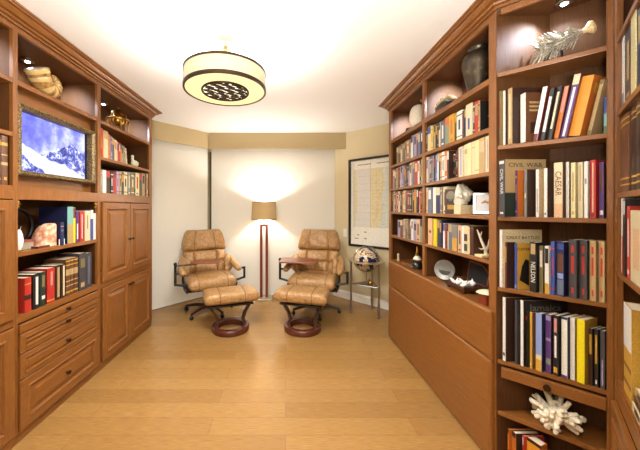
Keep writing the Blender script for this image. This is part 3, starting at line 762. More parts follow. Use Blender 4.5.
# ---------------- right bookcase rows (spines face the room, x = const)
OR = (XR+0.008, 0.0); DR_ = (0, -1); AXR = (1, 0)
def R_row(name, grp, zs, items, depth=0.15):
    lo = 425.9 if 'vase' in name else 391.8; its = []
    for it in items:
        it = list(it)
        if it[0] < lo: it[0] = lo
        if it[1] > it[0]+0.4: its.append(tuple(it))
    items = its
    row(name, grp, OR, DR_, AXR, zs, items, depth)
def fill(x0, x1, n, h0, h1, cols, jit=0.02, rnd=random.Random(21)):
    n = max(n, int(round(n*1.3)))
    jit = max(jit, 0.007)
    cols = list(cols)
    if n > 3: cols = [c for k, c in enumerate(cols) for c in ((c, rnd.choice(['dark grey', 'black', 'slate', 'brown', 'cream'])) if k % 2 else (c,))]
    """n books between two columns, equal real thickness with some play"""
    ws = [rnd.uniform(0.7, 1.3) for _ in range(n)]; S = sum(ws); q0 = 1/(x0-CX); q1 = 1/(x1-CX); out = []; c = 0
    for i in range(n):
        a = CX+1/(q0+(q1-q0)*c/S); c += ws[i]; b = CX+1/(q0+(q1-q0)*c/S)
        u = i/max(1, n-1); out.append((a, b, h0+(h1-h0)*u-abs(rnd.gauss(0, jit)), cols[i % len(cols)]))
    return out
g = 'small books in the far bay of the right bookcase'
R_row('top row of far bay, right bookcase', g, 1.741, fill(396.3, 404.8, 5, 0.165, 0.172, ['olive', 'brown', 'cream', 'grey', 'slate'], 0.006) + fill(404.8, 410.2, 2, 0.172, 0.178, ['sage', 'orange'], 0.004)
      + [(410.4, 412.4, 0.19, 'white')] + fill(412.5, 421.8, 4, 0.186, 0.192, ['slate', 'lilac', 'slate', 'navy'], 0.004))
R_row('second row of far bay, right bookcase', g, 1.506, fill(392.2, 402.0, 6, 0.196, 0.198, ['pink', 'grey', 'tan', 'peach', 'cream', 'lilac'], 0.004) + fill(402.0, 414.4, 6, 0.198, 0.2, ['lilac', 'slate', 'navy', 'lilac', 'grey', 'slate'], 0.006)
      + [(414.6, 417.4, 0.196, 'red'), (417.5, 419.2, 0.19, 'white'), (419.3, 421.2, 0.192, 'dark green'), (421.3, 422.1, 0.196, 'cream')])
R_row('third row of far bay, right bookcase', g, 1.274, [(390.9, 392.2, 0.205, 'white'), (392.3, 393.4, 0.2, 'dark green'), (393.5, 394.3, 0.205, 'cream'), (394.4, 395.6, 0.2, 'dark brown')]
      + fill(395.7, 405.8, 8, 0.2, 0.2, ['pink', 'maroon', 'white', 'olive', 'gold', 'cream', 'grey', 'lilac'], 0.005) + fill(405.9, 410.0, 2, 0.2, 0.2, ['maroon', 'maroon'], 0.003) + fill(410.1, 418.0, 5, 0.2, 0.198, ['dark green', 'sage', 'gold', 'green', 'slate'], 0.005) + [(418.1, 420.0, 0.176, 'pink'), (420.1, 421.9, 0.19, 'maroon')])
R_row('fourth row of far bay, right bookcase', g, 1.038, [(397.3, 400.2, 0.16, 'lilac')] + fill(400.3, 402.4, 1, 0.17, 0.17, ['brown'], 0.001) + fill(402.5, 405.0, 2, 0.175, 0.175, ['tan', 'cream'], 0.004)
      + fill(405.2, 411.0, 4, 0.176, 0.176, ['dark grey', 'grey', 'dark grey', 'grey'], 0.004) + [(411.1, 412.8, 0.178, 'white'), (413.0, 416.0, 0.158, 'lilac'), (416.2, 419.6, 0.178, 'peach'), (419.7, 421.7, 0.182, 'sage')])
g = 'books in the vase bay of the right bookcase'
R_row('top row of vase bay, right bookcase', g, 1.741, [(424.9, 427.0, 0.182, 'dark green'), (427.2, 430.4, 0.187, 'cream'), (430.6, 432.2, 0.178, 'yellow')] + fill(432.3, 439.6, 4, 0.18, 0.182, ['grey', 'tan', 'black', 'cream'], 0.004)
      + [(439.8, 443.9, 0.176, 'slate'), (444.4, 448.6, 0.182, 'sage'), (448.9, 453.9, 0.182, 'gold'), (454.2, 455.6, 0.17, 'black'), (455.8, 461.4, 0.178, 'white'), (461.6, 463.4, 0.166, 'dark grey'), (463.6, 465.4, 0.17, 'navy'), (465.6, 471.6, 0.187, 'cream', {'bands': [(0.2, 0.55, 'blue', 0.3)]}), (471.9, 473.6, 0.184, 'dark green'), (474.2, 478.0, 0.18, 'red'), (478.2, 479.8, 0.172, 'tan', 'black', {'d': 0.12, 'titles': [cover_patch(0, 0, 0, 0, 'gold', pts=[(0.35, 0.5), (0.6, 0.44), (0.72, 0.62), (0.62, 0.52), (0.45, 0.54)])]})])
g2 = 'pale matched volumes on the second row of the vase bay'
R_row('second row of vase bay, right bookcase', g, 1.506, [(425.6, 427.5, 0.196, 'cream')] + fill(427.7, 441.2, 8, 0.196, 0.194, ['lilac', 'grey', 'slate', 'white', 'pale blue', 'white', 'peach', 'olive'], 0.006) + [(441.4, 443.8, 0.194, 'white'), (444.2, 446.8, 0.194, 'orange'), (447.0, 448.6, 0.186, 'dark brown')]
      + [b_ + ({'push': (0.03, 0)},) for b_ in fill(449.0, 453.9, 3, 0.178, 0.178, ['dark green', 'grey', 'sage'], 0.004)]
      + [(458.4, 463.0, 0.184, 'cream', {'bands': [(0.05, 0.95, 'pale blue', 0.3)]}), (463.2, 466.8, 0.19, 'cream', {'bands': [(0.7, 0.85, 'tan', 0.7)]}), (467.0, 470.6, 0.192, 'pale yellow', {'bands': []}), (470.8, 474.2, 0.192, 'cream', {'bands': [(0.8, 0.83, 'tan', 1)]}), (474.4, 478.4, 0.193, 'pale yellow', {'bands': [(0.1, 0.13, 'tan', 1)]}), (478.6, 484.2, 0.195, 'tan', {'bands': [(0.6, 0.9, 'peach', 0.8)]}), (484.5, 488.4, 0.196, 'cream', {'bands': [(0.1, 0.9, 'lilac', 0.2)]})])
R_row('third row of vase bay, right bookcase', g, 1.274, [(425.4, 427.4, 0.194, 'cream'), (427.6, 431.6, 0.192, 'slate'), (431.9, 435.4, 0.19, 'white', {'bands': []}), (435.8, 439.9, 0.186, 'navy'), (440.1, 442.2, 0.184, 'grey'), (442.6, 446.2, 0.184, 'cream')])
R_row('fourth row of vase bay, right bookcase', g, 1.038, [(427.4, 431.8, 0.197, 'peach', {'bands': [(0.45, 0.55, 'brown', 0.5)]}), (433.2, 436.6, 0.194, 'yellow', {'bands': []}), (437.0, 439.2, 0.19, 'dark grey'), (439.4, 441.4, 0.19, 'navy'), (442.2, 444.2, 0.17, 'white'), (444.4, 446.4, 0.17, 'maroon'), (446.6, 447.6, 0.172, 'cream'), (447.9, 451.0, 0.166, 'slate'), (451.2, 456.4, 0.166, 'grey', {'bands': [(0.0, 0.5, 'gold', 0.9)]}), (457.2, 460.8, 0.166, 'peach'), (461.0, 463.2, 0.166, 'white', {'bands': []}), (463.6, 467.6, 0.17, 'cream', {'bands': [(0.1, 0.35, 'dark green', 0.8), (0.45, 0.7, 'dark brown', 0.8)]})])
# ---------------- left wall rows
OL = (XL-0.008, 0.0); DL = (0, 1); AXL = (-1, 0)
def L_row(name, grp, zs, items, depth=0.16): row(name, grp, OL, DL, AXL, zs, items, depth)
g = 'books in the door cabinet on the left wall'
L_row('upper row above the left cabinet doors', g, 1.730, [(101.2, 103.9, 0.236, 'red', {'bands': [(0.3, 0.7, 'orange', 0.4)]}), (104.1, 108.2, 0.225, 'cream'), (108.4, 110.6, 0.205, 'orange'), (110.8, 112.6, 0.196, 'lilac'), (112.8, 114.6, 0.192, 'dark grey'), (114.8, 117.0, 0.182, 'cream'), (117.2, 118.6, 0.172, 'pink'), (118.8, 120.6, 0.172, 'red'), (120.8, 122.0, 0.165, 'amber'), (122.2, 124.2, 0.155, 'sage'),
      (124.6, 126.4, 0.15, 'tan', {'lean': -0.09, 't': 0.02}), (126.9, 129.2, 0.145, 'cream', {'lean': -0.13, 't': 0.02})], 0.15)
L_row('lower row above the left cabinet doors', g, 1.437, [(101.4, 103.0, 0.186, 'grey'), (103.2, 106.7, 0.19, 'white', {'bands': []}), (107.0, 110.6, 0.19, 'dark brown'), (110.8, 113.3, 0.19, 'dark green'), (113.5, 116.3, 0.195, 'red', {'bands': [(0.75, 1.0, 'maroon', 0.9)]}), (116.5, 119.2, 0.2, 'lilac'), (119.4, 121.8, 0.205, 'tan'), (122.0, 124.2, 0.205, 'black'), (124.4, 128.2, 0.215, 'cream'), (128.4, 131.0, 0.22, 'grey'), (131.2, 134.4, 0.22, 'olive'), (134.6, 135.6, 0.225, 'dark brown'), (135.8, 139.8, 0.23, 'pale yellow'), (140.0, 142.4, 0.235, 'dark grey'), (142.6, 145.4, 0.24, 'tan'), (145.6, 147.0, 0.24, 'dark brown'), (147.2, 148.3, 0.245, 'cream')], 0.15)
g = 'books in the open shelves below the framed screen'
L_row('shelf under the framed screen', g, 1.066, [(59.5, 67.0, 0.152, 'navy', {'push': (0.012, 0), 'd': 0.06, 't': 0.028, 'bands': [(0.6, 0.68, 'slate', 0.8), (0.8, 0.84, 'tan', 0.8)], 'label': 'short navy book standing in front of the tall gold-banded navy book'}),
     (67.8, 73.6, 0.256, 'teal', 'navy', {'d': 0.2, 'bands': [(0.0, 0.52, 'tan', 0.98)], 'titles': [], 'label': 'tall navy book with teal spine and broad gold band under the framed screen'}), (74.0, 76.6, 0.25, 'yellow'), (76.9, 79.4, 0.224, 'purple', {'bands': [(0.1, 0.6, 'white', 0.5)]}), (80.0, 84.8, 0.222, 'red', {'bands': [(0.1, 0.9, 'white', 0.16)]}), (85.1, 90.4, 0.226, 'cream', {'bands': [(0.4, 0.85, 'dark brown', 0.12)]}), (90.7, 93.6, 0.232, 'blue'), (93.8, 96.4, 0.205, 'white', {'bands': []})], 0.13)
L_row('lowest shelf under the framed screen', g, 0.708, [(25.6, 32.4, 0.20, 'red', {'bands': [(0.36, 0.50, 'dark brown', 0.7), (0.8, 0.83, 'gold', 0.6)], 'round_': True}), (33.6, 40.2, 0.208, 'black', {'bands': [(0.12, 0.92, 'white', 0.36)], 'round_': True}), (41.0, 47.0, 0.21, 'dark green', {'bands': [(0.2, 0.3, 'white', 0.5), (0.55, 0.9, 'olive', 0.45)], 'round_': True}), (47.6, 55.4, 0.222, 'red', {'bands': [(0.06, 0.1, 'gold', 0.6), (0.5, 0.9, 'pink', 0.3)], 'round_': True}),
      (56.6, 61.6, 0.226, 'dark brown', {'bands': [(0.08, 0.94, 'tan', 0.45)], 'round_': True}), (62.4, 66.4, 0.226, 'dark brown', {'bands': [(0.06, 0.95, 'cream', 0.4)], 'round_': True})]
      + [(a, b, 0.252, 'brown', {'bands': [(0.08, 0.12, 'gold', 1), (0.25, 0.28, 'tan', 1), (0.38, 0.41, 'tan', 1), (0.55, 0.72, 'tan', 0.7), (0.82, 0.85, 'gold', 1), (0.93, 0.96, 'gold', 1)], 'round_': True}) for a, b in ((66.8, 70.7), (70.9, 74.8), (75.0, 79.0))]
      + [(79.6, 86.6, 0.272, 'dark grey', {'bands': [(0.08, 0.2, 'tan', 0.5), (0.6, 0.85, 'olive', 0.6)]}), (87.0, 92.4, 0.262, 'dark grey', {'bands': [(0.1, 0.9, 'slate', 0.3)]})], 0.17)
# a cream pamphlet leaning at the near end
b = book((XL-0.012, 1.5615), (0, 1), (-1, 0), 0.008, 0.14, 0.165, 'cream', 'thin cream pamphlet at the near end of the lowest shelf, beside the red book', g, z=0.7084, bands=[])
g = 'leather volumes in the cabinet at the left edge'
L_row('cabinet at the left edge', g, 1.437, [(-14.0, -6.0, 0.262, 'brown', {'round_': True, 'bands': [(0.1, 0.13, 'gold', 1), (0.8, 0.9, 'gold', 0.6)]}), (-5.6, 1.6, 0.262, 'brown', {'round_': True, 'bands': [(0.1, 0.13, 'gold', 1), (0.8, 0.9, 'gold', 0.6)]}), (1.9, 8.6, 0.262, 'brown', {'round_': True, 'bands': [(0.10, 0.16, 'gold', 0.4), (0.4, 0.46, 'tan', 0.8), (0.6, 0.62, 'tan', 0.8), (0.8, 0.86, 'gold', 0.7)]})], 0.17)
# ---------------- corner bookcase rows
OB = BO - BN*0.004
A0 = (1.0, 0.0); A1 = (0.94, 0.34)
g = 'books in the corner bookcase'
LIMIT[0] = lambda q: all(p.y-p.x > -0.2012+0.014 for p in q[2:])
def B_row(name, zs, items, depth=0.14): row(name, g, OB, BD, A0, zs, items, depth)
def lean_(a, **k): k.update({'lean': a}); return k
B_row('top book row of corner bookcase', 1.631, [(498.6, 501.6, 0.276, 'olive', {'d': 0.2}), (502.0, 506.6, 0.272, 'white', 'dark brown', {'bands': [], 'd': 0.2}), (507.4, 517.4, 0.275, 'tan', 'dark brown', {'bands': [(0.1, 0.9, 'cream', 0.3)], 'd': 0.13, 'titles': [cover_patch(0.35, 0.42, 0.42, 0.47, 'maroon')]}),
     (519.6, 531.0, 0.236, 'white', 'brown', {'bands': [], 'd': 0.10, 'titles': [cover_patch(0.2, 0.85, 0.62, 0.66, 'tan'), cover_patch(0.2, 0.85, 0.7, 0.74, 'tan'), cover_patch(0.2, 0.85, 0.78, 0.82, 'tan'), cover_patch(0.25, 0.75, 0.18, 0.4, 'dark brown')]}),
     (532.0, 538.6, 0.245, 'white', 'maroon', lean_(0.17, d=0.11, t=0.017, bands=[(0.0, 0.14, 'maroon', 0.99)], ax=A1)), (539.6, 545.0, 0.232, 'black', 'dark brown', lean_(0.17, d=0.11, t=0.017, bands=[(0.16, 0.84, 'white', 0.6)], ax=A1)), (546.6, 552.2, 0.232, 'black', 'dark brown', lean_(0.17, d=0.11, t=0.017, bands=[(0.2, 0.9, 'cream', 0.45)], ax=A1)),
     (553.4, 558.6, 0.228, 'orange', 'dark brown', lean_(0.17, d=0.11, t=0.016, bands=[(0.5, 0.98, 'pink', 0.7)], ax=A1)), (559.4, 566.4, 0.268, 'purple', 'maroon', lean_(0.19, d=0.11, t=0.023, bands=[(0.02, 0.80, 'white', 0.35), (0.84, 1.0, 'cream', 0.95)], ax=A1)),
     (568.0, 580.0, 0.250, 'amber', 'orange', lean_(0.185, d=0.10, t=0.038, bands=[], ax=A1, titles=[cover_patch(0.25, 0.85, 0.72, 0.88, 'gold')])), (586.0, 590.5, 0.225, 'olive', 'tan', lean_(0.19, d=0.08, t=0.014, bands=[(0.08, 0.92, 'tan', 0.8)], ax=A1)), (603.2, 607.2, 0.15, 'teal', 'navy', {'d': 0.06, 'ax': A1, 'bands': [(0.55, 1.0, 'blue', 0.99), (0.0, 0.2, 'green', 0.99)]})])
BOXES.clear()
DKG = 'dark green'
B_row('second book row of corner bookcase', 1.271, [
     (498.2, 505.4, 0.284, 'dark grey', 'tan', {'bands': [(0.93, 0.98, 'white', 0.8), (0.05, 0.08, 'white', 0.5)], 'd': 0.205, 't': 0.037, 'label': 'big CIVIL WAR book with tan cover in the corner bookcase', 'titles': [cover_title('CIVIL WAR', 'dark grey', 0.030, 0.5, 0.9, 1.15), cover_patch(0, 1, 0, 0.42, DKG), spine_title('CIVIL WAR', 'white', 0.026, 0.62)]}),
     (514.0, 518.2, 0.227, 'purple', 'orange', {'d': 0.10}), (523.6, 529.6, 0.228, 'grey', 'dark brown', {'d': 0.10, 'bands': [(0.4, 0.5, 'cream', 0.5)]}),
     (535.4, 541.6, 0.226, 'white', 'tan', {'bands': [(0.1, 0.6, 'grey', 0.3)], 'd': 0.10}), (543.2, 550.4, 0.228, 'white', 'dark brown', {'bands': [(0.05, 0.09, 'slate', 0.5)], 'd': 0.10}),
     (553.4, 564.4, 0.25, 'cream', 'brown', {'bands': [(0.0, 0.25, 'peach', 0.98)], 'ax': A1, 'd': 0.09, 'label': 'CAESAR book with cream and brown spine in the corner bookcase', 'titles': [spine_title('CAESAR', 'maroon', 0.031, 0.62)]}),
     (565.4, 569.6, 0.25, 'white', 'dark brown', {'ax': A1, 'd': 0.09, 'bands': []}), (570.2, 576.2, 0.245, 'pale yellow', {'ax': A1, 'd': 0.09}), (577.0, 583.4, 0.245, 'cream', {'ax': A1, 'd': 0.09, 'bands': [(0.3, 0.95, 'tan', 0.25)]}), (584.0, 588.8, 0.246, 'white', {'ax': A1, 'd': 0.09, 'bands': [(0.6, 0.7, 'slate', 0.4)]}),
     (589.8, 597.0, 0.25, 'red', {'ax': A1, 'd': 0.09, 'bands': [(0.1, 0.95, 'cream', 0.2), (0.02, 0.09, 'maroon', 0.6)]}), (598.4, 604.4, 0.238, 'purple', 'dark brown', {'ax': A1, 'd': 0.06, 'bands': [(0.5, 0.9, 'brown', 0.5), (0.06, 0.14, 'white', 0.7)]})])
BOXES.clear()
B_row('third book row of corner bookcase', 0.915, [
     (498.8, 502.6, 0.29, 'white', 'cream', {'bands': [], 'd': 0.20, 't': 0.016, 'label': 'tall cream GREAT BATTLES book with white spine in the corner bookcase', 'titles': [cover_title('GREAT BATTLES', 'brown', 0.022, 0.52, 0.86, 1.05), cover_patch(0.1, 0.95, 0.1, 0.72, 'dark brown')]}),
     (504.2, 508.8, 0.228, 'maroon', 'dark brown', {'d': 0.13, 'titles': [cover_title('NAZI', 'cream', 0.022, 0.25, 0.88)][:0]}), (513.4, 518.4, 0.226, 'blue', 'gold', {'d': 0.12, 'bands': [(0.03, 0.1, 'pale blue', 0.8)], 'label': 'CUSTER book with gold cover and blue spine in the corner bookcase', 'titles': [cover_title('CUSTER', 'dark brown', 0.018, 0.27, 0.87), cover_patch(0, 0, 0, 0, 'black', pts=[(0.12, 0.2), (0.5, 0.08), (0.5, 0.62), (0.36, 0.66), (0.22, 0.5)])]}),
     (529.2, 537.8, 0.236, 'black', {'d': 0.11, 'ax': A1, 'bands': [(0.76, 0.97, 'tan', 0.7)], 'label': 'black NELSON book with white lettering in the corner bookcase', 'titles': [spine_title('NELSON', 'white', 0.026, 0.40)]}), (538.6, 543.6, 0.222, 'olive', 'dark brown', {'d': 0.10, 'ax': A1}),
     (544.2, 549.8, 0.222, 'white', {'d': 0.10, 'ax': A1, 'bands': [(0.0, 0.22, 'gold', 0.99), (0.64, 0.95, 'black', 0.8)]}), (550.6, 555.4, 0.245, 'blue', {'d': 0.08, 'ax': A1}),
     (556.0, 565.6, 0.246, 'navy', {'d': 0.08, 'ax': A1, 'bands': [(0.02, 0.3, 'slate', 0.9), (0.32, 0.42, 'pale blue', 0.8), (0.44, 0.78, 'brown', 0.75), (0.86, 0.96, 'blue', 0.9)]}),
     ] + [(a, b, 0.258, c, {'d': 0.10, 'ax': A1, 'bands': [(0.78, 0.9, k, 0.35), (0.42, 0.72, k, 0.35), (0.08, 0.18, k, 0.3)]}) for a, b, c, k in ((568.2, 578.2, 'dark grey', 'red'), (578.8, 588.2, 'dark grey', 'red'), (589.2, 597.0, 'tan', 'red'), (598.0, 605.6, 'tan', 'red'))])
BOXES.clear()
B_row('fourth book row of corner bookcase', 0.548, [
     (501.6, 506.6, 0.318, 'white', 'dark brown', {'bands': [(0.08, 0.13, 'dark grey', 0.8)], 'd': 0.20, 't': 0.016}), (513.6, 518.4, 0.312, 'dark grey', 'black', {'d': 0.2, 'bands': []}),
     (519.6, 524.0, 0.318, 'white', 'black', {'bands': [], 'd': 0.215, 't': 0.014, 'label': 'tall black Jamaica book with white spine in the corner bookcase', 'titles': [cover_title('Jamaica', 'grey', 0.045, 0.5, 0.89, 1.15)]}),
     (524.4, 528.8, 0.268, 'black', {'d': 0.14, 'bands': [(0.84, 0.92, 'red', 0.6)]}), (529.2, 534.2, 0.268, 'gold', 'brown', {'d': 0.13, 'bands': [(0.06, 0.1, 'cream', 0.6)]}),
     (535.6, 543.4, 0.27, 'pale blue', 'navy', {'d': 0.12, 'ax': A1, 'bands': [(0.0, 0.2, 'gold', 0.98), (0.2, 0.28, 'cream', 0.98)]}), (544.6, 551.8, 0.272, 'purple', 'dark brown', {'d': 0.11, 'ax': A1, 'bands': [(0.15, 0.25, 'sage', 0.9), (0.55, 0.6, 'lilac', 0.9), (0.9, 0.98, 'lilac', 0.9)]}),
     (552.8, 559.6, 0.275, 'black', {'d': 0.11, 'ax': A1, 'bands': [(0.72, 0.95, 'pink', 0.5), (0.3, 0.66, 'white', 0.4), (0.05, 0.14, 'gold', 0.7)]}), (561.0, 568.6, 0.275, 'white', 'navy', {'d': 0.11, 'ax': A1, 'bands': [(0.96, 1.0, 'navy', 1), (0.0, 0.05, 'purple', 1)]}),
     (569.2, 575.2, 0.276, 'white', 'tan', {'d': 0.11, 'ax': A1, 'bands': []}), (576.6, 586.4, 0.278, 'yellow', 'gold', {'d': 0.10, 'ax': A1, 'bands': []}),
     (588.0, 593.0, 0.245, 'dark brown', {'d': 0.09, 'ax': A1}), (593.6, 598.6, 0.247, 'black', {'d': 0.09, 'ax': A1, 'bands': [(0.4, 0.9, 'gold', 0.5), (0.05, 0.12, 'white', 0.4)]}), (599.8, 605.6, 0.246, 'dark grey', {'d': 0.09, 'ax': A1, 'bands': [(0.05, 0.5, 'lilac', 0.3)]})])
BOXES.clear()
B_row('bottom row of corner bookcase', 0.06, [(507.2, 510.6, 0.152, 'orange', {'d': 0.14, 'bands': [(0.88, 1.0, 'black', 1)]}), (511.6, 520.4, 0.152, 'orange', 'black', {'d': 0.12, 'bands': [(0.84, 1.0, 'black', 1)]}), (521.2, 525.6, 0.15, 'red', {'d': 0.1, 'bands': [(0.7, 0.95, 'white', 0.5)]}), (526.4, 545.0, 0.15, 'amber', 'orange', {'d': 0.1, 'bands': [(0.9, 1.0, 'black', 1)], 'ax': A1})])
BOXES.clear()
LIMIT[0] = None
# ---------------- near right unit rows
OC = CO - CN*0.004; AXC = tuple(-CN)
g = 'books in the slanted bookcase at the right edge'
def C_row(name, zs, items, depth=0.17): row(name, g, OC, CD, AXC, zs, items, depth)
C_row('top row of right-edge bookcase', 1.705, [(619.4, 621.6, 0.27, 'white', {'bands': [(0.0, 0.2, 'slate', 0.7)]}), (622.4, 628.4, 0.27, 'dark grey'), (629.4, 634.0, 0.272, 'pale yellow', 'black', {'bands': []}), (634.6, 640.0, 0.262, 'navy'), (640.6, 646.0, 0.26, 'cream')])
gl = {'round_': True, 'bands': [(0.08, 0.10, 'gold', 0.8), (0.16, 0.18, 'gold', 0.8), (0.86, 0.88, 'gold', 0.8), (0.93, 0.95, 'gold', 0.8)]}
C_row('second row of right-edge bookcase', 1.375, [(619.4, 627.6, 0.285, 'brown', gl), (628.4, 633.4, 0.285, 'dark brown', gl), (634.0, 639.6, 0.285, 'dark brown', gl), (640.2, 646.0, 0.285, 'dark brown', gl)])
C_row('third row of right-edge bookcase', 1.062, [(619.5, 622.4, 0.29, 'white', {'bands': [(0.0, 0.5, 'red', 0.5)]}), (622.8, 625.4, 0.285, 'black', {'bands': [(0.8, 0.98, 'white', 0.4)]}), (625.8, 628.6, 0.26, 'red'), (629.2, 640.5, 0.245, 'cream', {'bands': [(0.2, 0.75, 'peach', 0.5)]}), (641.2, 647.0, 0.24, 'white')])
C_row('worktop of right-edge bookcase', 0.627, [(622.0, 629.6, 0.332, 'gold', {'bands': [(0.52, 1.0, 'white', 0.98), (0.3, 0.34, 'brown', 0.9), (0.12, 0.16, 'brown', 0.9)]})])
# ================================================================ DECOR ON THE SHELVES
def pt(px, y): return (px-CX)/F*y
STONE = plain('pale_stone', (224, 214, 194), 0.7, 0, 0.1, 25, 0.2)
# --- left wall, top: nautilus shell
def shellmat():
    m, nt, b = newmat('striped_shell')
    tc = N(nt, 'ShaderNodeTexCoord'); mp = N(nt, 'ShaderNodeMapping'); mp.inputs['Scale'].default_value = (55, 55, 55); nt.links.new(tc.outputs['Object'], mp.inputs['Vector'])
    n = N(nt, 'ShaderNodeTexNoise'); n.inputs['Scale'].default_value = 0.6; n.inputs['Detail'].default_value = 3; nt.links.new(mp.outputs[0], n.inputs['Vector'])
    r = ramp(nt, [(0.3, (112, 72, 28)), (0.5, (160, 118, 60)), (0.75, (196, 160, 96))]); nt.links.new(n.outputs['Fac'], r.inputs[0]); nt.links.new(r.outputs[0], b.inputs['Base Color'])
    b.inputs['Roughness'].default_value = 0.3; return m
SHELLM = shellmat()
ny = 1.882; nx = XL-0.088; nzc = 2.028+0.142
t = thing('nautilus_shell', 'golden ribbed nautilus shell on the shelf above the framed screen', 'shell', (nx, ny, 2.028))
rings = []; K = 120; TH = 4.4*PI; END = 1.02*PI
for i in range(K+1):
    th = TH*i/K; sc = math.exp(0.20*(th-TH)); rc = 0.078*sc; rt = 0.066*sc*(1+0.035*(1 if (i//2) % 2 else -1))
    ang = END + (TH-th)                       # winds clockwise as seen from the room
    o_ = Vector((nx, ny, nzc-0.012)); er = Vector((0, math.cos(ang), math.sin(ang)))
    rings.append([o_ + er*(rc+rt*0.95*math.cos(2*PI*j/18)) + Vector((1, 0, 0))*rt*0.95*math.sin(2*PI*j/18) for j in range(18)])
tan_ = Vector((0, -0.55, 0.83)); lc = sum(rings[-1], Vector())/18
for k in range(1, 7):
    c = lc + tan_*0.009*k; w_ = 0.066*(1+0.02*k)*(1+0.03*(1 if k % 2 else -1)); e1 = Vector((0, -0.83, -0.55))
    rings.append([c + e1*w_*0.95*math.cos(2*PI*j/18) + Vector((1, 0, 0))*w_*0.9*math.sin(2*PI*j/18) for j in range(18)])
mb = MB().loft(rings)
for k in range(len(rings)-1):
    for j in range(18): mb.m[k*18+j] = (k//3) % 2
mb.build('shell', [SHELLM, plain('shell_pale_rib', (214, 184, 122), 0.3, 0, 0.12, 60)], t, smooth=60)
c = sum(rings[-1], Vector())/18
fr = Matrix((Vector((1, 0, 0)), Vector((0, -0.83, -0.55)), tan_)).transposed()
MB().ball(c + tan_*0.001, (0.058, 0.064, 0.005), 20, 10, mat=fr).build('aperture', plain('pearl_white', (236, 228, 212), 0.25), t, smooth=60)
MB().lathe([(0.001, 2.0285), (0.045, 2.0285), (0.045, 2.032), (0.015, 2.036), (0.001, 2.037)], nx, ny, 24).build('stand', SILVER, t, smooth=40)
# --- brass armillary sphere
ax_, ay_, az_ = XL-0.085, 2.635, 2.024
t = thing('armillary_sphere', 'small brass armillary sphere on the top shelf over the red book', 'armillary sphere', (ax_, ay_, az_))
q = MB(); q.torus((ax_, ay_, az_+0.115), 0.082, 0.005, 'y', 36, 8); q.torus((ax_, ay_, az_+0.115), 0.082, 0.005, 'x', 36, 8)
q.build('meridian_rings', BRASS, t, smooth=50)
MB().torus((ax_, ay_, az_+0.115), 0.094, 0.006, 'z', 36, 8, flat=1.4).build('horizon_ring', BRASS, t, smooth=50)
MB().ball((ax_, ay_, az_+0.115), 0.058, 24, 16).build('globe', BRASS, t, smooth=70)
MB().loft([[(ax_+r*math.cos(2*PI*i/24), ay_+r*math.sin(2*PI*i/24), az_+z) for i in range(24)] for r, z in ((0.06, 0.176), (0.05, 0.195), (0.025, 0.213), (0.006, 0.218), (0.006, 0.232), (0.001, 0.234))]).build('cap', BRASS, t, smooth=50)
q = MB()
for k in range(4):
    a = PI/4+k*PI/2; q.tube([(ax_+0.094*math.cos(a), ay_+0.094*math.sin(a), az_+0.115), (ax_+0.085*math.cos(a), ay_+0.085*math.sin(a), az_+0.05), (ax_+0.095*math.cos(a), ay_+0.095*math.sin(a), az_+0.004)], 0.0045, 8)
q.build('legs_frame', BRASS, t, smooth=50)
# --- pale carved bird beside the fanned books
bx, by, bz = XL-0.05, 2.86, 1.7304
t = thing('bird_figurine', 'pale stone bird figurine after the leaning books above the doors', 'figurine', (bx, by, bz))
q = MB().ball((bx, by, bz+0.034), (0.03, 0.052, 0.034), 18, 12); q.tube([(bx, by-0.03, bz+0.045), (bx, by-0.045, bz+0.075), (bx, by-0.04, bz+0.098)], [0.018, 0.013, 0.012], 10); q.ball((bx, by-0.043, bz+0.1), 0.015, 12, 8); q.tube([(bx, by-0.05, bz+0.1), (bx, by-0.072, bz+0.096)], [0.006, 0.001], 6); q.tube([(bx, by+0.04, bz+0.04), (bx, by+0.075, bz+0.055)], [0.018, 0.003], 8)
q.build('bird', plain('sage_stone', (206, 208, 180), 0.6, 0, 0.1), t, smooth=60)
# --- open shelf under the screen
z0 = 1.0664
x, y = XL-0.030, 1.590
t = thing('egg_vase', 'white egg-shaped vase at the near end of the shelf under the screen', 'vase', (x, y, z0))
MB().lathe([(0.001, 0.008), (0.012, 0.008), (0.021, 0.03), (0.025, 0.06), (0.021, 0.095), (0.013, 0.12), (0.010, 0.124), (0.008, 0.12), (0.001, 0.115)], n=24, mat=Matrix.Translation((x, y, z0))).build('body', PAPERW, t, smooth=60)
MB().lathe([(0.001, 0), (0.022, 0), (0.022, 0.004), (0.014, 0.009), (0.001, 0.009)], n=24, mat=Matrix.Translation((x, y, z0))).build('foot', BRASS, t, smooth=40)
x, y = XL-0.19, 1.75
t = thing('floating_globe_stand', 'black C-shaped desk stand in the dark behind the salt stone', 'stand', (x, y, z0))
MB().tube([(x, y+0.105*math.cos(a), z0+0.13+0.105*math.sin(a)) for a in [(-0.36+1.5*k/22)*PI for k in range(23)]], 0.011, 10).build('arc', BLACK, t, smooth=60)
MB().box(x-0.035, x+0.035, y-0.06, y+0.06, z0, z0+0.028).build('foot', BLACK, t, bevel=0.004)
MB().tube([(x+0.01, y-0.05, z0+0.028), (x+0.02, y-0.01, z0+0.09), (x+0.02, y+0.01, z0+0.13)], [0.004, 0.003, 0.002], 6).build('pointer', SILVER, t, smooth=60)
x, y = XL-0.075, 1.668
t = thing('stone_box', 'small reddish box with a grey stone front beside the egg vase', 'box', (x, y, z0))
MB().box(x-0.05, x+0.02, y-0.038, y+0.05, z0, z0+0.044).build('body', plain('grey_stone_front', (150, 138, 118), 0.7), t, bevel=0.002)
MB().box(x-0.054, x+0.024, y-0.042, y+0.054, z0+0.0442, z0+0.056).build('lid', plain('reddish_lacquer', (150, 64, 56), 0.4), t, bevel=0.002)
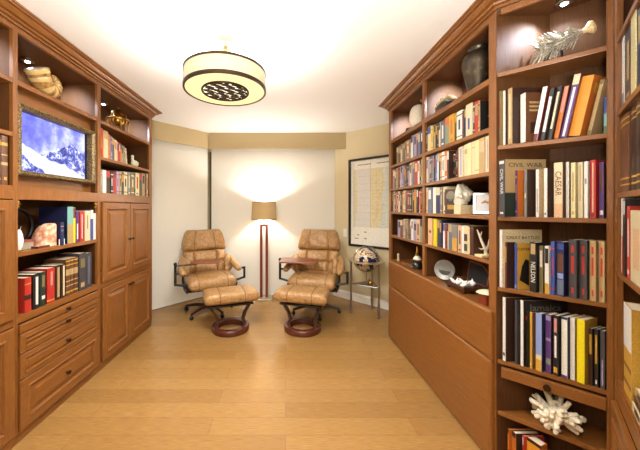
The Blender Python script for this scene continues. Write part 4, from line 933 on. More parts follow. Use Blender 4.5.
b = book((XL-0.012, 1.70), (0, 1), (-1, 0), 0.085, 0.05, 0.014, 'maroon', 'small maroon notebook lying flat in front of the salt stone', 'small things under the framed screen', z=z0, bands=[], cover='maroon')
x, y = XL-0.055, 1.812
def saltmat():
    m, nt, b = newmat('pink_salt_stone')
    mp = mapping(nt, (22, 22, 22)); n = N(nt, 'ShaderNodeTexNoise'); n.inputs['Scale'].default_value = 1.2; n.inputs['Detail'].default_value = 6; nt.links.new(mp.outputs[0], n.inputs['Vector'])
    r = ramp(nt, [(0.32, (190, 98, 66)), (0.5, (220, 160, 126)), (0.66, (238, 214, 190))]); nt.links.new(n.outputs['Fac'], r.inputs[0]); nt.links.new(r.outputs[0], b.inputs['Base Color']); b.inputs['Roughness'].default_value = 0.45; bump(nt, b, n.outputs['Fac'], 0.5, 0.01); return m
t = thing('stone_bookend', 'pink and white rough stone bookend holding up the navy books', 'bookend', (x, y, z0))
pr = [(-0.075, 0), (-0.072, 0.03), (-0.055, 0.085), (-0.028, 0.125), (0.0, 0.145), (0.03, 0.148), (0.03, 0)]
MB().loft([[(x+dx, y+a*s_, z0+h_*s_) for a, h_ in pr] for dx, s_ in ((0.042, 0.94), (0.030, 1.0), (-0.02, 1.0), (-0.05, 0.9))]).build('stone', saltmat(), t, bevel=0.004)
x, y = XL-0.006, 1.875
t = thing('tiny_photo_frame', 'tiny white picture frame leaning against the short navy book', 'picture frame', (x, y, z0))
q = MB()
for a0, a1, b0, b1 in ((-0.022, 0.022, 0, 0.006), (-0.022, 0.022, 0.034, 0.040), (-0.022, -0.016, 0.006, 0.034), (0.016, 0.022, 0.006, 0.034)): q.box(x-0.005, x, y+a0, y+a1, z0+b0, z0+b1)
q.build('frame', PAPERW, t); MB().box(x-0.005, x-0.002, y-0.0158, y+0.0158, z0+0.0062, z0+0.0338).build('photo', plain('brown_photo', (120, 96, 70), 0.5), t)
# --- right bookcase, top shelf
x, y = XR+0.09, 2.475
t = thing('oval_stone', 'white oval stone plaque on a dark stand, far end of the top shelf', 'ornament', (x, y, 2.0))
M = Matrix.Translation((x, y, 2.128)) @ Matrix.Rotation(math.radians(48), 4, 'Z') @ Matrix.Rotation(math.radians(8), 4, 'Y')
MB().ball((0, 0, 0), (0.026, 0.066, 0.102), 28, 18, e=0.85).xf(M).build('stone', STONE, t, smooth=70)
MB().box(-0.04, 0.04, -0.085, 0.085, 0.0005, 0.026).xf(Matrix.Translation((x, y, 2.0)) @ Matrix.Rotation(math.radians(48), 4, 'Z')).build('stand', BLACK, t, bevel=0.004)
def blossoms(name, c, n, R, mat, parent, seed, r0=0.016):
    rnd = random.Random(seed); q = MB()
    for k in range(n):
        a = rnd.uniform(0, 2*PI); u = rnd.uniform(0, 1)**0.5; p = Vector(c)+Vector((R[0]*u*math.cos(a), R[1]*u*math.sin(a), R[2]*(1-u*u)*rnd.uniform(0.6, 1)))
        rr = r0*rnd.uniform(0.7, 1.2); nrm = Vector((math.cos(a)*u, math.sin(a)*u, 0.8)).normalized(); M = Matrix.Translation(p) @ nrm.to_track_quat('Z', 'Y').to_matrix().to_4x4()
        for m in range(6):
            b = 2*PI*m/6; q.ball((M @ Vector((rr*0.75*math.cos(b), rr*0.75*math.sin(b), 0.004))), (rr*0.55, rr*0.55, rr*0.4), 8, 5)
        q.ball(M @ Vector((0, 0, 0.006)), rr*0.5, 8, 5)
    return q.build(name, mat, parent, smooth=70)
x, y = XR+0.072, 1.985
t = thing('coral_cluster', 'cream flower-like coral in a black box on the top right shelf', 'ornament', (x, y, 2.0))
MB().box(x-0.05, x+0.05, y-0.065, y+0.065, 2.0005, 2.05).build('box', BLACK, t, bevel=0.003)
blossoms('coral', (x, y, 2.055), 22, (0.05, 0.075, 0.05), plain('cream_coral', (206, 184, 146), 0.8, 0, 0.25, 60, 0.4), t, 4, 0.02)
def vasemat():
    m, nt, b = newmat('hammered_bronze_glaze')
    mp = mapping(nt, (26, 26, 26)); v = N(nt, 'ShaderNodeTexVoronoi'); v.inputs['Scale'].default_value = 1; nt.links.new(mp.outputs[0], v.inputs['Vector'])
    r = ramp(nt, [(0.05, (120, 108, 84)), (0.25, (76, 66, 50)), (0.8, (58, 48, 38))]); nt.links.new(v.outputs['Distance'], r.inputs[0]); nt.links.new(r.outputs[0], b.inputs['Base Color'])
    b.inputs['Metallic'].default_value = 0.5; b.inputs['Roughness'].default_value = 0.32; bump(nt, b, v.outputs['Distance'], 0.35, 0.004); return m
x, y = XR+0.094, 1.70
t = thing('bronze_vase', 'large dark bronze vase on the top shelf of the right bookcase', 'vase', (x, y, 2.0))
MB().lathe([(0.001, 2.0005), (0.048, 2.0005), (0.050, 2.008), (0.054, 2.04), (0.070, 2.11), (0.083, 2.17), (0.086, 2.20), (0.080, 2.232), (0.062, 2.252), (0.050, 2.260), (0.050, 2.268), (0.056, 2.275), (0.056, 2.281), (0.046, 2.281), (0.044, 2.262), (0.001, 2.25)], x, y, 40).build('body', vasemat(), t, smooth=50)
# --- right bookcase, bookend
x, y = XR+0.05, 1.774
t = thing('scroll_bookend', 'brown scrolled metal bookend between pale books on the second row', 'bookend', (x, y, 1.5064))
q = MB(); xs = XR+0.016
q.box(xs-0.006, xs+0.006, y-0.02, y+0.055, 1.5064, 1.5095)
q.tube([(xs, y-0.012, 1.508), (xs, y-0.012, 1.685)], 0.006, 8)
for zc, s in ((1.545, 1), (1.638, -1)):
    q.tube([(xs, y-0.012, zc+0.03*s)] + [(xs, y+0.014+0.028*(1-k/16*0.75)*math.cos(PI-k*0.5), zc+0.028*(1-k/16*0.75)*math.sin(PI-k*0.5)*s) for k in range(16)], 0.0052, 8)
q.build('scrolls', plain('brown_iron', (110, 56, 38), 0.4, 0.3), t, smooth=60)
# --- third row: dark picture plaque, carved head on a block, picture frame
x, y = XR+0.028, 1.862
t = thing('picture_plaque', 'small dark plaque with a green and gold picture left of the white sculpture', 'plaque', (x, y, 1.2744))
M = Matrix.Translation((x, y, 1.2744)) @ Matrix.Rotation(math.radians(40), 4, 'Z')
MB().box(-0.006, 0.006, -0.036, 0.036, 0, 0.165).xf(M).build('board', plain('plaque_brown', (70, 44, 28), 0.5), t, bevel=0.002)
q = MB(); q.loft([[(xx, 0.027*math.cos(a), 0.118+0.034*math.sin(a)) for a in [2*PI*k/24 for k in range(24)]] for xx in (-0.0064, -0.0072)], m=0)
q.box(-0.0072, -0.0062, -0.025, 0.025, 0.07, 0.10, 1); q.box(-0.0072, -0.0062, -0.028, 0.02, 0.03, 0.06, 2); q.xf(M)
q.build('picture', [plain('plaque_grey', (120, 112, 96), 0.5), plain('plaque_green', (38, 50, 36), 0.5), plain('plaque_gold', (172, 130, 52), 0.5)], t)
bx0, bx1, by0, by1 = XR+0.026, XR+0.108, 1.76, 1.828; zb = 1.2744
t = thing('crested_sculpture', 'white crested head sculpture on a square cream block', 'sculpture', ((bx0+bx1)/2, (by0+by1)/2, zb))
MB().box(bx0, bx1, by0, by1, zb, zb+0.058).build('block', plain('cream_block', (224, 204, 164), 0.6), t, bevel=0.002)
x, y = bx0+0.03, 1.797; z1 = zb+0.058
q = MB()
q.tube([(x, y, z1), (x-0.002, y+0.004, z1+0.02), (x-0.004, y, z1+0.05), (x-0.004, y+0.01, z1+0.085), (x, y+0.026, z1+0.115), (x+0.004, y+0.03, z1+0.135)], [0.036, 0.038, 0.034, 0.028, 0.017, 0.010], 14)
q.ball((x+0.015, y-0.012, z1+0.05), (0.034, 0.036, 0.036), 16, 12)
q.tube([(x-0.02, y-0.02, z1+0.06), (x-0.03, y-0.045, z1+0.055), (x-0.03, y-0.055, z1+0.045)], [0.018, 0.012, 0.004], 10)
for k in range(9):
    a = 0.15+k*0.13; q.tube([(x+0.008, y+0.026-0.05*a, z1+0.125-0.05*a), (x+0.02+0.03*a, y+0.032-0.075*a, z1+0.155-0.075*a)], [0.007, 0.002], 7)
for k in range(5): q.tube([(x-0.035, y+0.02-0.012*k, z1+0.02+0.008*k), (x-0.038, y+0.005-0.012*k, z1+0.045+0.008*k)], [0.004, 0.003], 6)
q.build('head', plain('white_plaster', (208, 200, 184), 0.6, 0, 0.08, 40), t, smooth=60)
x, y = XR+0.085, 1.62
t = thing('silver_photo_frame', 'silver photo frame leaning back at the camera end of the third row', 'picture frame', (x, y, zb))
M = Matrix.Translation((x, y, zb+0.004)) @ Matrix.Rotation(math.radians(48), 4, 'Z') @ Matrix.Rotation(math.radians(-16), 4, 'X')
q = MB()
for a0, a1, b0, b1 in ((-0.06, 0.06, 0, 0.012), (-0.06, 0.06, 0.118, 0.13), (-0.06, -0.048, 0.012, 0.118), (0.048, 0.06, 0.012, 0.118)): q.box(a0, a1, -0.006, 0.006, b0, b1)
q.xf(Matrix.Translation((x, y, zb+0.004)) @ Matrix.Rotation(math.radians(-38), 4, 'Z') @ Matrix.Rotation(math.radians(-16), 4, 'X')); q.build('frame', SILVER, t, bevel=0.0015)
M2 = Matrix.Translation((x, y, zb+0.004)) @ Matrix.Rotation(math.radians(-38), 4, 'Z') @ Matrix.Rotation(math.radians(-16), 4, 'X')
MB().box(-0.0478, 0.0478, -0.002, 0.003, 0.0122, 0.1178).xf(M2).build('mat_paper', plain('soft_white_paper', (206, 206, 208), 0.6, 0, 0.05), t)
MB().tube([(0.0-0.022, -0.003, 0.065), (-0.004, -0.003, 0.078), (0.010, -0.003, 0.07), (0.024, -0.003, 0.074)], [0.002, 0.008, 0.009, 0.002], 8).xf(M2).build('picture_motif', plain('tan_motif', (190, 140, 84), 0.6), t, smooth=60)
# --- fourth row: dark box and antler
zb = 1.0384
t = thing('dark_wooden_box', 'dark brown wooden box standing behind the white antler', 'box', (XR+0.08, 1.633, zb))
MB().box(XR+0.010, XR+0.150, 1.612, 1.654, zb, zb+0.168).build('body', DARKW, t, bevel=0.003)
MB().box(XR+0.004, XR+0.0098, 1.644, 1.653, zb+0.004, zb+0.164).build('edge_strip', plain('bone_strip', (226, 204, 158), 0.5), t)
t = thing('antler_ornament', 'white branching antler on a flat cream base, fourth row of the vase bay', 'ornament', (XR+0.065, 1.575, zb))
MB().box(XR+0.010, XR+0.120, 1.545, 1.606, zb, zb+0.014).build('base', plain('bone_strip', (226, 204, 158), 0.5), t, bevel=0.003)
x, y, z = XR+0.055, 1.575, zb+0.014
q = MB(); q.tube([(x, y, z-0.004), (x-0.004, y, z+0.03), (x-0.02, y+0.004, z+0.07), (x-0.032, y+0.008, z+0.11), (x-0.045, y+0.008, z+0.14)], [0.009, 0.008, 0.007, 0.006, 0.002], 10)
q.tube([(x-0.002, y, z+0.02), (x+0.014, y, z+0.05), (x+0.016, y, z+0.085)], [0.008, 0.006, 0.002], 10)
q.tube([(x-0.028, y+0.007, z+0.1), (x-0.018, y+0.007, z+0.13)], [0.005, 0.0015], 8); q.tube([(x-0.006, y, z+0.035), (x-0.03, y-0.004, z+0.03), (x-0.044, y-0.004, z+0.038)], [0.006, 0.005, 0.0015], 8)
q.build('antler', STONE, t, smooth=60)
# --- deck of the right bookcase
zb = DECK
x, y = XR+0.055, 2.80
t = thing('small_figurine', 'tiny pale figurine on the drawer top nearest the globe', 'figurine', (x, y, zb))
MB().lathe([(0.001, 0), (0.014, 0), (0.014, 0.008), (0.007, 0.012), (0.010, 0.03), (0.007, 0.045), (0.011, 0.055), (0.011, 0.066), (0.001, 0.075)], n=14, mat=Matrix.Translation((x, y, zb))).build('figure', plain('beige_figurine', (206, 186, 146), 0.5), t, smooth=50)
x, y = XR+0.05, 2.57
t = thing('letter_opener', 'thin silver letter opener lying on a wooden rest', 'letter opener', (x, y, zb))
MB().box(x-0.015, x+0.015, y-0.10, y+0.10, zb, zb+0.010).build('rest', WOOD['y'], t, bevel=0.002)
MB().tube([(x, y-0.09, zb+0.014), (x, y-0.01, zb+0.015), (x, y+0.09, zb+0.014)], [0.001, 0.005, 0.003], 8).build('blade', SILVER, t, smooth=50)
x, y = XR+0.07, 2.43
t = thing('decorative_bottle', 'dark little bottle with white collar and gilt stopper on the drawer top', 'bottle', (x, y, zb))
MB().lathe([(0.001, 0), (0.04, 0), (0.046, 0.012), (0.046, 0.04), (0.03, 0.06), (0.016, 0.068), (0.001, 0.069)], n=22, mat=Matrix.Translation((x, y, zb))).build('body', plain('dark_glaze', (34, 32, 28), 0.2), t, smooth=50)
MB().lathe([(0.001, 0.068), (0.017, 0.068), (0.034, 0.082), (0.026, 0.098), (0.015, 0.112), (0.001, 0.113)], n=22, mat=Matrix.Translation((x, y, zb))).build('collar', STONE, t, smooth=50)
MB().lathe([(0.001, 0.113), (0.012, 0.113), (0.015, 0.13), (0.009, 0.15), (0.007, 0.185), (0.001, 0.195)], n=18, mat=Matrix.Translation((x, y, zb))).build('stopper', BRASS, t, smooth=50)
x, y = XR+0.085, 2.035
t = thing('silver_plate', 'round silver plate propped upright on a little stand on the drawer top', 'plate', (x, y, zb))
M = Matrix.Translation((x, y, zb+0.078)) @ Vector((-0.80, -0.6, 0.16)).to_track_quat('Z', 'Y').to_matrix().to_4x4()
MB().lathe([(0.001, 0.0), (0.048, 0.0), (0.054, 0.006), (0.070, 0.010), (0.072, 0.006), (0.055, -0.002), (0.05, -0.006), (0.001, -0.006)], n=40, mat=M).build('plate', plain('brushed_pewter', (128, 128, 124), 0.4, 0.35), t, smooth=50)
q = MB(); q.loft([[M @ Vector((0.040*math.cos(a), -0.006+0.032*math.sin(a), zz)) for a in [PI+PI*k/10 for k in range(11)]] for zz in (0.0003, 0.0016)]); q.build('engraving', plain('pewter', (84, 82, 76), 0.4, 0.8), t)
q = MB(); q.tube([(x-0.03, y-0.07, zb+0.006), (x+0.0, y-0.04, zb+0.008), (x+0.03, y+0.0, zb+0.008), (x-0.01, y+0.05, zb+0.006)], 0.0055, 8); q.tube([(x+0.03, y, zb+0.008), (x+0.03, y+0.02, zb+0.08)], 0.004, 8); q.build('stand', BLACK, t, smooth=50)
x, y = XR+0.10, 1.80
t = thing('keepsake_box', 'open red-brown wooden box with white crystals, lid raised, on the drawer top', 'box', (x, y, zb))
MB().box(x-0.085, x+0.06, y-0.09, y+0.09, zb+0.012, zb+0.04).build('tray', DARKW, t, bevel=0.003)
q = MB()
for dx in (-0.075, 0.05):
    for dy in (-0.08, 0.08): q.box(x+dx-0.008, x+dx+0.008, y+dy-0.008, y+dy+0.008, zb, zb+0.012)
q.build('feet', DARKW, t)
M = Matrix.Translation((x+0.055, y, zb+0.041)) @ Matrix.Rotation(math.radians(9), 4, 'Y')
lp = [(-0.095, 0.0), (0.095, 0.0), (0.105, 0.07), (0.10, 0.135), (-0.03, 0.128), (-0.10, 0.085)]
MB().loft([[M @ Vector((xx, a, b)) for a, b in lp] for xx in (0.0, 0.010)]).build('lid', plain('red_brown_lacquer', (110, 46, 34), 0.35), t, bevel=0.002)
MB().loft([[M @ Vector((xx, a*0.9, 0.008+b*0.88)) for a, b in lp] for xx in (-0.001, 0.0005)]).build('lining', plain('black_velvet', (22, 18, 18), 0.9), t)
t2 = thing('white_crystals', 'cluster of bright white crystals lying in the open red-brown box', 'crystals', (x-0.03, y-0.01, zb+0.04))
q = MB(); rnd = random.Random(9)
for k in range(18):
    p = Vector((x-0.035+rnd.uniform(-0.035, 0.035), y+rnd.uniform(-0.055, 0.055), zb+0.041)); d = Vector((rnd.uniform(-1, 1), rnd.uniform(-1, 1), rnd.uniform(0.4, 1.2))).normalized()
    q.tube([p, p+d*rnd.uniform(0.015, 0.03), p+d*rnd.uniform(0.034, 0.045)], [0.011, 0.010, 0.002], 6)
q.build('crystals', plain('milky_crystal', (248, 246, 240), 0.25), t2)
x, y = XR+0.030, 1.535
t = thing('wooden_block', 'small reddish wooden block at the camera end of the drawer top', 'block', (x, y, zb))
MB().box(x-0.026, x+0.045, y-0.03, y+0.03, zb, zb+0.062).build('block', REDW, t, bevel=0.003)
t = thing('scallop_shell', 'pale scallop shell resting on the small reddish block', 'shell', (x, y, zb+0.0622))
rings = []
for r_ in [0.0, 0.25, 0.5, 0.75, 1.0]:
    rings.append([Vector((x+0.005+0.055*r_*math.cos(a)*(1+0.04*math.cos(9*a)*r_), y+0.05*r_*math.sin(a)*(1+0.04*math.cos(9*a)*r_), zb+0.0625+0.018*(1-r_*r_)+0.0015*math.cos(18*a)*r_)) for a in [2*PI*k/54 for k in range(54)]])
bot = [[Vector((p.x, p.y, zb+0.0625)) for p in rings[-1]]]
MB().loft(rings[::1]+bot).build('shell', plain('shell_cream', (220, 204, 172), 0.5), t, smooth=40)
# --- corner bookcase: spiny sculpture on top, coral below
OS = BO - BN*0.055
def sp(px, h): 
    s = on_line(px, OS, BD); p = OS+BD*s; return Vector((p.x, p.y, h))
def spy(px, py):
    s = on_line(px, OS, BD); p = OS+BD*s; return Vector((p.x, p.y, hgt(py, p.y)))
c0_ = spy(548, 50); 
t = thing('spiny_sculpture', 'silvery spiny branch sculpture with a wooden knob in the corner bookcase', 'sculpture', (spy(565, 50).x, spy(565, 50).y, 2.0))
core = [spy(541, 50), spy(552, 45), spy(564, 39), spy(574, 33), spy(583, 31.5)]
q = MB(); q.tube(core, [0.006, 0.012, 0.014, 0.012, 0.009], 12)
rnd = random.Random(2)
b3 = Vector((BN.x, BN.y, 0)); d3 = Vector((BD.x, BD.y, 0))
ax3 = (core[-1]-core[0]).normalized(); up3 = Vector((0, 0, 1)); up3 = (up3-ax3*up3.dot(ax3)).normalized()
for k in range(120):
    u = rnd.uniform(0, 0.93); p = core[0].lerp(core[-1], u); a = rnd.uniform(0, 2*PI)
    rad = (up3*math.cos(a) + b3*math.sin(a)*0.8).normalized()
    L = (0.058 if u < 0.6 else 0.044)*rnd.uniform(0.75, 1.15); d = (rad*1.0 - ax3*rnd.uniform(0.35, 0.9)).normalized()
    tip = p + d*(L+0.014)
    tip.z = max(tip.z, 2.006)
    q.tube([p+rad*0.008, p.lerp(tip, 0.55)+rad*0.004, tip], [0.0048, 0.0038, 0.0018], 6)
for k in range(9):
    a = rnd.uniform(0, 2*PI); rad = (up3*math.cos(a)+b3*math.sin(a)).normalized()*0.016; q.tube([core[1]+rad*1.2, core[2]+rad*1.3, core[3]+rad, core[4]+rad*0.5], [0.003, 0.004, 0.004, 0.002], 6)
q.build('spines', plain('silvered_driftwood', (186, 178, 160), 0.25, 0.4, 0.3, 40), t, smooth=50)
kb = spy(591, 27.5); kp = spy(582, 32)
q = MB(); q.tube([kp, kp.lerp(kb, 0.4), kp.lerp(kb, 0.75), kb, kb+(kb-kp)*0.35, kb+(kb-kp)*0.52], [0.010, 0.013, 0.024, 0.030, 0.026, 0.006], 16); q.build('knob', plain('pale_driftwood', (222, 196, 148), 0.6, 0, 0.15), t, smooth=60)
pst = spy(562, 50)
MB().box(-0.05, 0.05, -0.03, 0.03, 0, 0.004).xf(Matrix.Translation((pst.x, pst.y, 2.0004)) @ Matrix.Rotation(math.atan2(BD.y, BD.x), 4, 'Z')).build('foot', BLACK, t)
MB().tube([(pst.x, pst.y, 2.004), (pst.x, pst.y, 2.05)], 0.004, 8).build('support', BLACK, t)
cc = OS + BD*on_line(556, OS, BD); zc = 0.2874
t = thing('branching_coral', 'large white branching coral on the lower shelf of the corner bookcase', 'coral', (cc.x, cc.y, zc))
q = MB(); rnd = random.Random(14); ctr = Vector((cc.x, cc.y, zc+0.055))
q.ball(ctr, (0.035, 0.035, 0.045), 14, 10)
for k in range(52):
    while True:
        d = Vector((rnd.uniform(-1, 1), rnd.uniform(-1, 1), rnd.uniform(-0.55, 1.0)))
        if 0.2 < d.length < 1: break
    d.normalize(); d = (d + b3*0.25).normalized(); d3_ = Vector((d.x*0.085, d.y*0.085, d.z*0.088))
    side = Vector((rnd.uniform(-1, 1), rnd.uniform(-1, 1), rnd.uniform(-1, 1)))*0.017
    a = ctr+d3_*0.2; b = ctr+d3_*0.65+side*0.5; e = ctr+d3_*1.02+side
    for p in (b, e): p.z = max(p.z, zc+0.011)
    q.tube([a, b, e, e+(e-b)*0.08], [0.016, 0.011, 0.009, 0.004], 8)
    f = b+(e-b)*0.3+Vector((rnd.uniform(-1, 1), rnd.uniform(-1, 1), rnd.uniform(-0.6, 1)))*0.028; f.z = max(f.z, zc+0.010)
    q.tube([b, b.lerp(f, 0.7), f], [0.010, 0.008, 0.005], 7)
q.build('coral', CORAL, t, smooth=60)
# --- worktop of the right-edge bookcase: small stack at the front
def cp(tt, o): p = CO+CD*tt+CN*o; return p
zb = 0.6274
g = 'things in front on the right-edge worktop'
zt = zb
for k, (tt, col, th, lab) in enumerate(((0.275, 'cream', 0.030, 'thick cream book lying flat on the worktop at the right edge'), (0.278, 'brown', 0.022, 'thin brown book in the middle of the flat stack at the right edge'), (0.274, 'tan', 0.026, 'tan book on top of the flat stack at the right edge'))):
    p = cp(tt, -0.004-0.003*k)
    book((p.x, p.y), CD, -CN, 0.125, 0.12, th, col, lab, g, z=zt+0.0004, bands=[(0.2, 0.8, 'dark brown', 0.5)]); zt += th+0.0006
p = cp(0.325, -0.05)
t = thing('painted_bird', 'little red and white painted bird standing on the flat books, right edge', 'figurine', (p.x, p.y, zt))
q = MB(); q.ball((p.x, p.y, zt+0.034), (0.03, 0.03, 0.022), 16, 10); q.tube([(p.x, p.y, zt), (p.x, p.y, zt+0.024)], [0.018, 0.008], 10); q.tube([(p.x+0.01, p.y+0.01, zt+0.04), (p.x+0.02, p.y+0.02, zt+0.065)], [0.016, 0.010], 10)
q.build('body', PAPERW, t, smooth=60)
q = MB(); q.ball((p.x+0.02, p.y+0.02, zt+0.072), (0.012, 0.012, 0.012), 10, 8); q.tube([(p.x-0.02, p.y-0.02, zt+0.04), (p.x-0.04, p.y-0.04, zt+0.07)], [0.014, 0.004], 8); q.build('crest_and_tail', plain('scarlet', (198, 52, 34), 0.5), t, smooth=60)
# ================================================================ RECLINERS AND OTTOMANS
def puff(w0, w1, h, th, seams=(), vs=(), nx=30, nz=16, dip=0.55, back=0.6, bulge=0.0, ex=5, wr=0.0, seed=1):
    """padded panel standing in x-z, front towards -y; seams are stitched valleys at u in -1..1"""
    rnd = random.Random(seed); rings = []
    ph = [rnd.uniform(0, 6) for _ in range(8)]
    for j in range(nz+1):
        v = j/nz; vv = 2*v-1; w = w0+(w1-w0)*v + bulge*math.sin(PI*v)
        ev = max(0.0, 1-abs(vv)**ex)
        cr = 1-0.10*abs(vv)**8
        fr = []; bk = []
        for i in range(nx+1):
            u = -1+2*i/nx; eu = max(0.0, 1-abs(u)**ex)
            T = th*(eu*ev)**0.5
            for s in seams: T *= 1-dip*math.exp(-((u-s)/0.045)**2)
            for s in vs: T *= 1-dip*math.exp(-((v-s)/0.035)**2)
            T += wr*th*math.sin(7*u+ph[0]+4*v)*math.sin(9*v+ph[1]+3*u)*eu*ev
            x = u*w/2*cr
            fr.append(Vector((x, -T-0.004, v*h))); bk.append(Vector((x, T*back+0.004, v*h)))
        rings.append(fr+bk[::-1])
    mb = MB().loft(rings); mb.seams = []
    for sm in seams:
        i = round((sm+1)/2*nx); mb.seams.append([r[i]+Vector((0, -0.001, 0)) for r in rings[1:-1]])
    for sv in vs:
        j = round(sv*nz); mb.seams.append([p+Vector((0, -0.001, 0)) for p in rings[j][1:nx]])
    return mb
def seat_block(w, d, zt, zb, seams, nose=0.06, nx=26, seed=2):
    """seat cushion with a rolled front edge: profile in y-z swept across x"""
    prof = []
    for k in range(28):
        a = 2*PI*k/28; c, s = math.cos(a), math.sin(a)
        y = d/2*math.copysign(abs(c)**0.55, c); z = (zt-zb)/2*math.copysign(abs(s)**0.62, s)
        if y < 0: z -= nose*0.35*(abs(y)/(d/2))**2
        prof.append((y, z))
    rings = []; n = nx; zc = (zt+zb)/2
    for i in range(n+1):
        u = -1+2*i/n; e = max(0.0, 1-abs(u)**6)**0.5; e = 0.55+0.45*e
        if abs(u) == 1: e = 0.5
        for s in seams: e *= 1-0.07*math.exp(-((u-s)/0.04)**2)
        rings.append([Vector((u*w/2, y*(0.93+0.07*e), zc+z*e)) for y, z in prof])
    mb = MB().loft(rings); mb.seams = []
    for sm in seams:
        i = round((sm+1)/2*n); mb.seams.append([rings[i][k]+Vector((0, 0, 0.0005)) for k in range(1, 23)])
    return mb
def padded(mb, M, name, t):
    sm = mb.seams; mb.xf(M)
    o = mb.build(name, LEATHER, t, local=True, smooth=70)
    if sm:
        q = MB()
        for path in sm:
            q2 = MB().tube([M @ p for p in path], 0.0034, 6); q2.build('seam', SEAM, o, local=True, smooth=60)
    return o
BASEW = DARKW
def recliner(label, loc, rz, tray_side, tray):
    t = thing('recliner_chair', label, 'armchair', loc, rz)
    B = lambda mb, n, m, **k: mb.build(n, m, t, local=True, **k)
    # star base
    B(MB().lathe([(0.001, 0.055), (0.045, 0.055), (0.045, 0.10), (0.03, 0.12), (0.026, 0.30), (0.05, 0.315), (0.001, 0.32)], n=20), 'hub', BLACK, smooth=40)
    for k in range(5):
        a = -PI/2+0.35+2*PI*k/5; c, s = math.cos(a), math.sin(a)
        lg = B(MB().tube([(0.03*c, 0.03*s, 0.085), (0.16*c, 0.16*s, 0.088), (0.30*c, 0.30*s, 0.066)], [0.024, 0.020, 0.015], 10), 'leg', BASEW, smooth=50)
        w = MB(); w.tube([(0.30*c, 0.30*s, 0.07), (0.30*c, 0.30*s, 0.045)], 0.008, 8); w.ball((0.30*c, 0.30*s, 0.026), (0.026, 0.026, 0.026), 14, 10)
        w.build('caster', BLACK, lg, local=True, smooth=60)
    # curved side rails under the seat and up the back
    for s in (-1, 1):
        B(MB().tube([(s*0.285, -0.26, 0.40), (s*0.285, -0.2, 0.335), (s*0.285, 0.0, 0.315), (s*0.285, 0.2, 0.36), (s*0.27, 0.30, 0.55), (s*0.255, 0.36, 0.72)], [0.012, 0.016, 0.018, 0.018, 0.015, 0.010], 10), 'side_rail', BLACK, smooth=60)
    B(MB().box(-0.27, 0.27, -0.12, 0.14, 0.30, 0.325), 'seat_plate', BLACK, bevel=0.004)
    padded(seat_block(0.55, 0.56, 0.505, 0.325, (-0.62, 0.62)), Matrix.Translation((0, -0.06, 0)) @ Matrix.Rotation(math.radians(-5), 4, 'X'), 'seat', t)
    # back: lumbar section and head section
    Mb = Matrix.Translation((0, 0.17, 0.43)) @ Matrix.Rotation(math.radians(-20), 4, 'X')
    padded(puff(0.52, 0.56, 0.33, 0.085, (-0.52, 0.52), (0.48,), bulge=0.02, wr=0.10, seed=3), Mb, 'lumbar_cushion', t)
    Mh = Matrix.Translation((0, 0.285, 0.735)) @ Matrix.Rotation(math.radians(-13), 4, 'X')
    padded(puff(0.60, 0.47, 0.285, 0.085, (-0.50, 0.50), (), bulge=0.025, wr=0.12, seed=5), Mh, 'headrest', t)
    # side wings joining back and arms
    for s in (-1, 1):
        M = Matrix.Translation((s*0.285, 0.10, 0.47)) @ Matrix.Rotation(math.radians(s*62), 4, 'Z') @ Matrix.Rotation(math.radians(-6), 4, 'X')
        B(puff(0.26, 0.18, 0.21, 0.045, (), (), nx=16, nz=12, wr=0.12, seed=7).xf(M), 'wing', LEATHER, smooth=70)
        # padded arm: slopes from the back forward
        am = MB(); am.tube([(s*0.295, 0.21, 0.68), (s*0.305, 0.12, 0.65), (s*0.32, 0.0, 0.60), (s*0.328, -0.12, 0.565), (s*0.33, -0.20, 0.55), (s*0.33, -0.225, 0.54)], [0.028, 0.042, 0.044, 0.042, 0.038, 0.018], 16)
        a_ = B(am.xf(Matrix.Scale(0.86, 4, (0, 0, 1))).xf(Matrix.Translation((0, 0, 0.08))), 'armrest', LEATHER, smooth=70)
        br = MB()
        pth = [(s*0.33, -0.17, 0.545), (s*0.415, -0.17, 0.555), (s*0.415, -0.17, 0.43), (s*0.30, -0.17, 0.43)]
        br.tube(pth[0:2], 0.013, 8); br.tube([(s*0.412, -0.17, 0.565), (s*0.412, -0.17, 0.42)], 0.015, 8); br.tube([(s*0.415, -0.17, 0.432), (s*0.27, -0.17, 0.40)], 0.014, 8)
        br.tube([(s*0.30, -0.17, 0.41), (s*0.30, 0.05, 0.36)], 0.014, 8)
        B(br, 'arm_bracket', BLACK, smooth=50)
    if tray:
        tz, cx, w, d, rot = tray
        M = Matrix.Translation((cx, -0.16, tz)) @ Matrix.Rotation(math.radians(rot), 4, 'Z')
        tb = MB(); n = 8; pl = []
        for (sx, sy) in ((1, 1), (-1, 1), (-1, -1), (1, -1)):
            for k in range(5):
                a = math.atan2(sy, sx)-PI/4+PI/2*k/4; pl.append((sx*(w/2-0.03)+0.03*math.cos(a), sy*(d/2-0.03)+0.03*math.sin(a)))
        tp = B(tb.prism(pl, 0, 0.018).xf(M), 'swing_table', TRAYW, bevel=0.004)
        pv = MB(); pv.tube([(tray_side*0.412, -0.17, 0.55), (tray_side*0.412, -0.17, tz+0.01)], 0.015, 10); pv.ball((tray_side*0.412, -0.17, tz+0.014), 0.02, 12, 8)
        pv.tube([(tray_side*0.412, -0.17, tz-0.008), (cx+tray_side*(w/2-0.06), -0.16, tz-0.008)], 0.010, 8)
        B(pv, 'table_pivot', BLACK, smooth=60)
    return t
recliner('camel leather recliner on the left, in front of the angled blind', (-0.97, 3.54, 0), math.radians(27), -1, (0.655, -0.06, 0.34, 0.20, -20))
recliner('camel leather recliner on the right with dark swing table on its arm', (0.375, 3.55, 0), math.radians(-16), -1, (0.655, -0.17, 0.46, 0.30, 8))
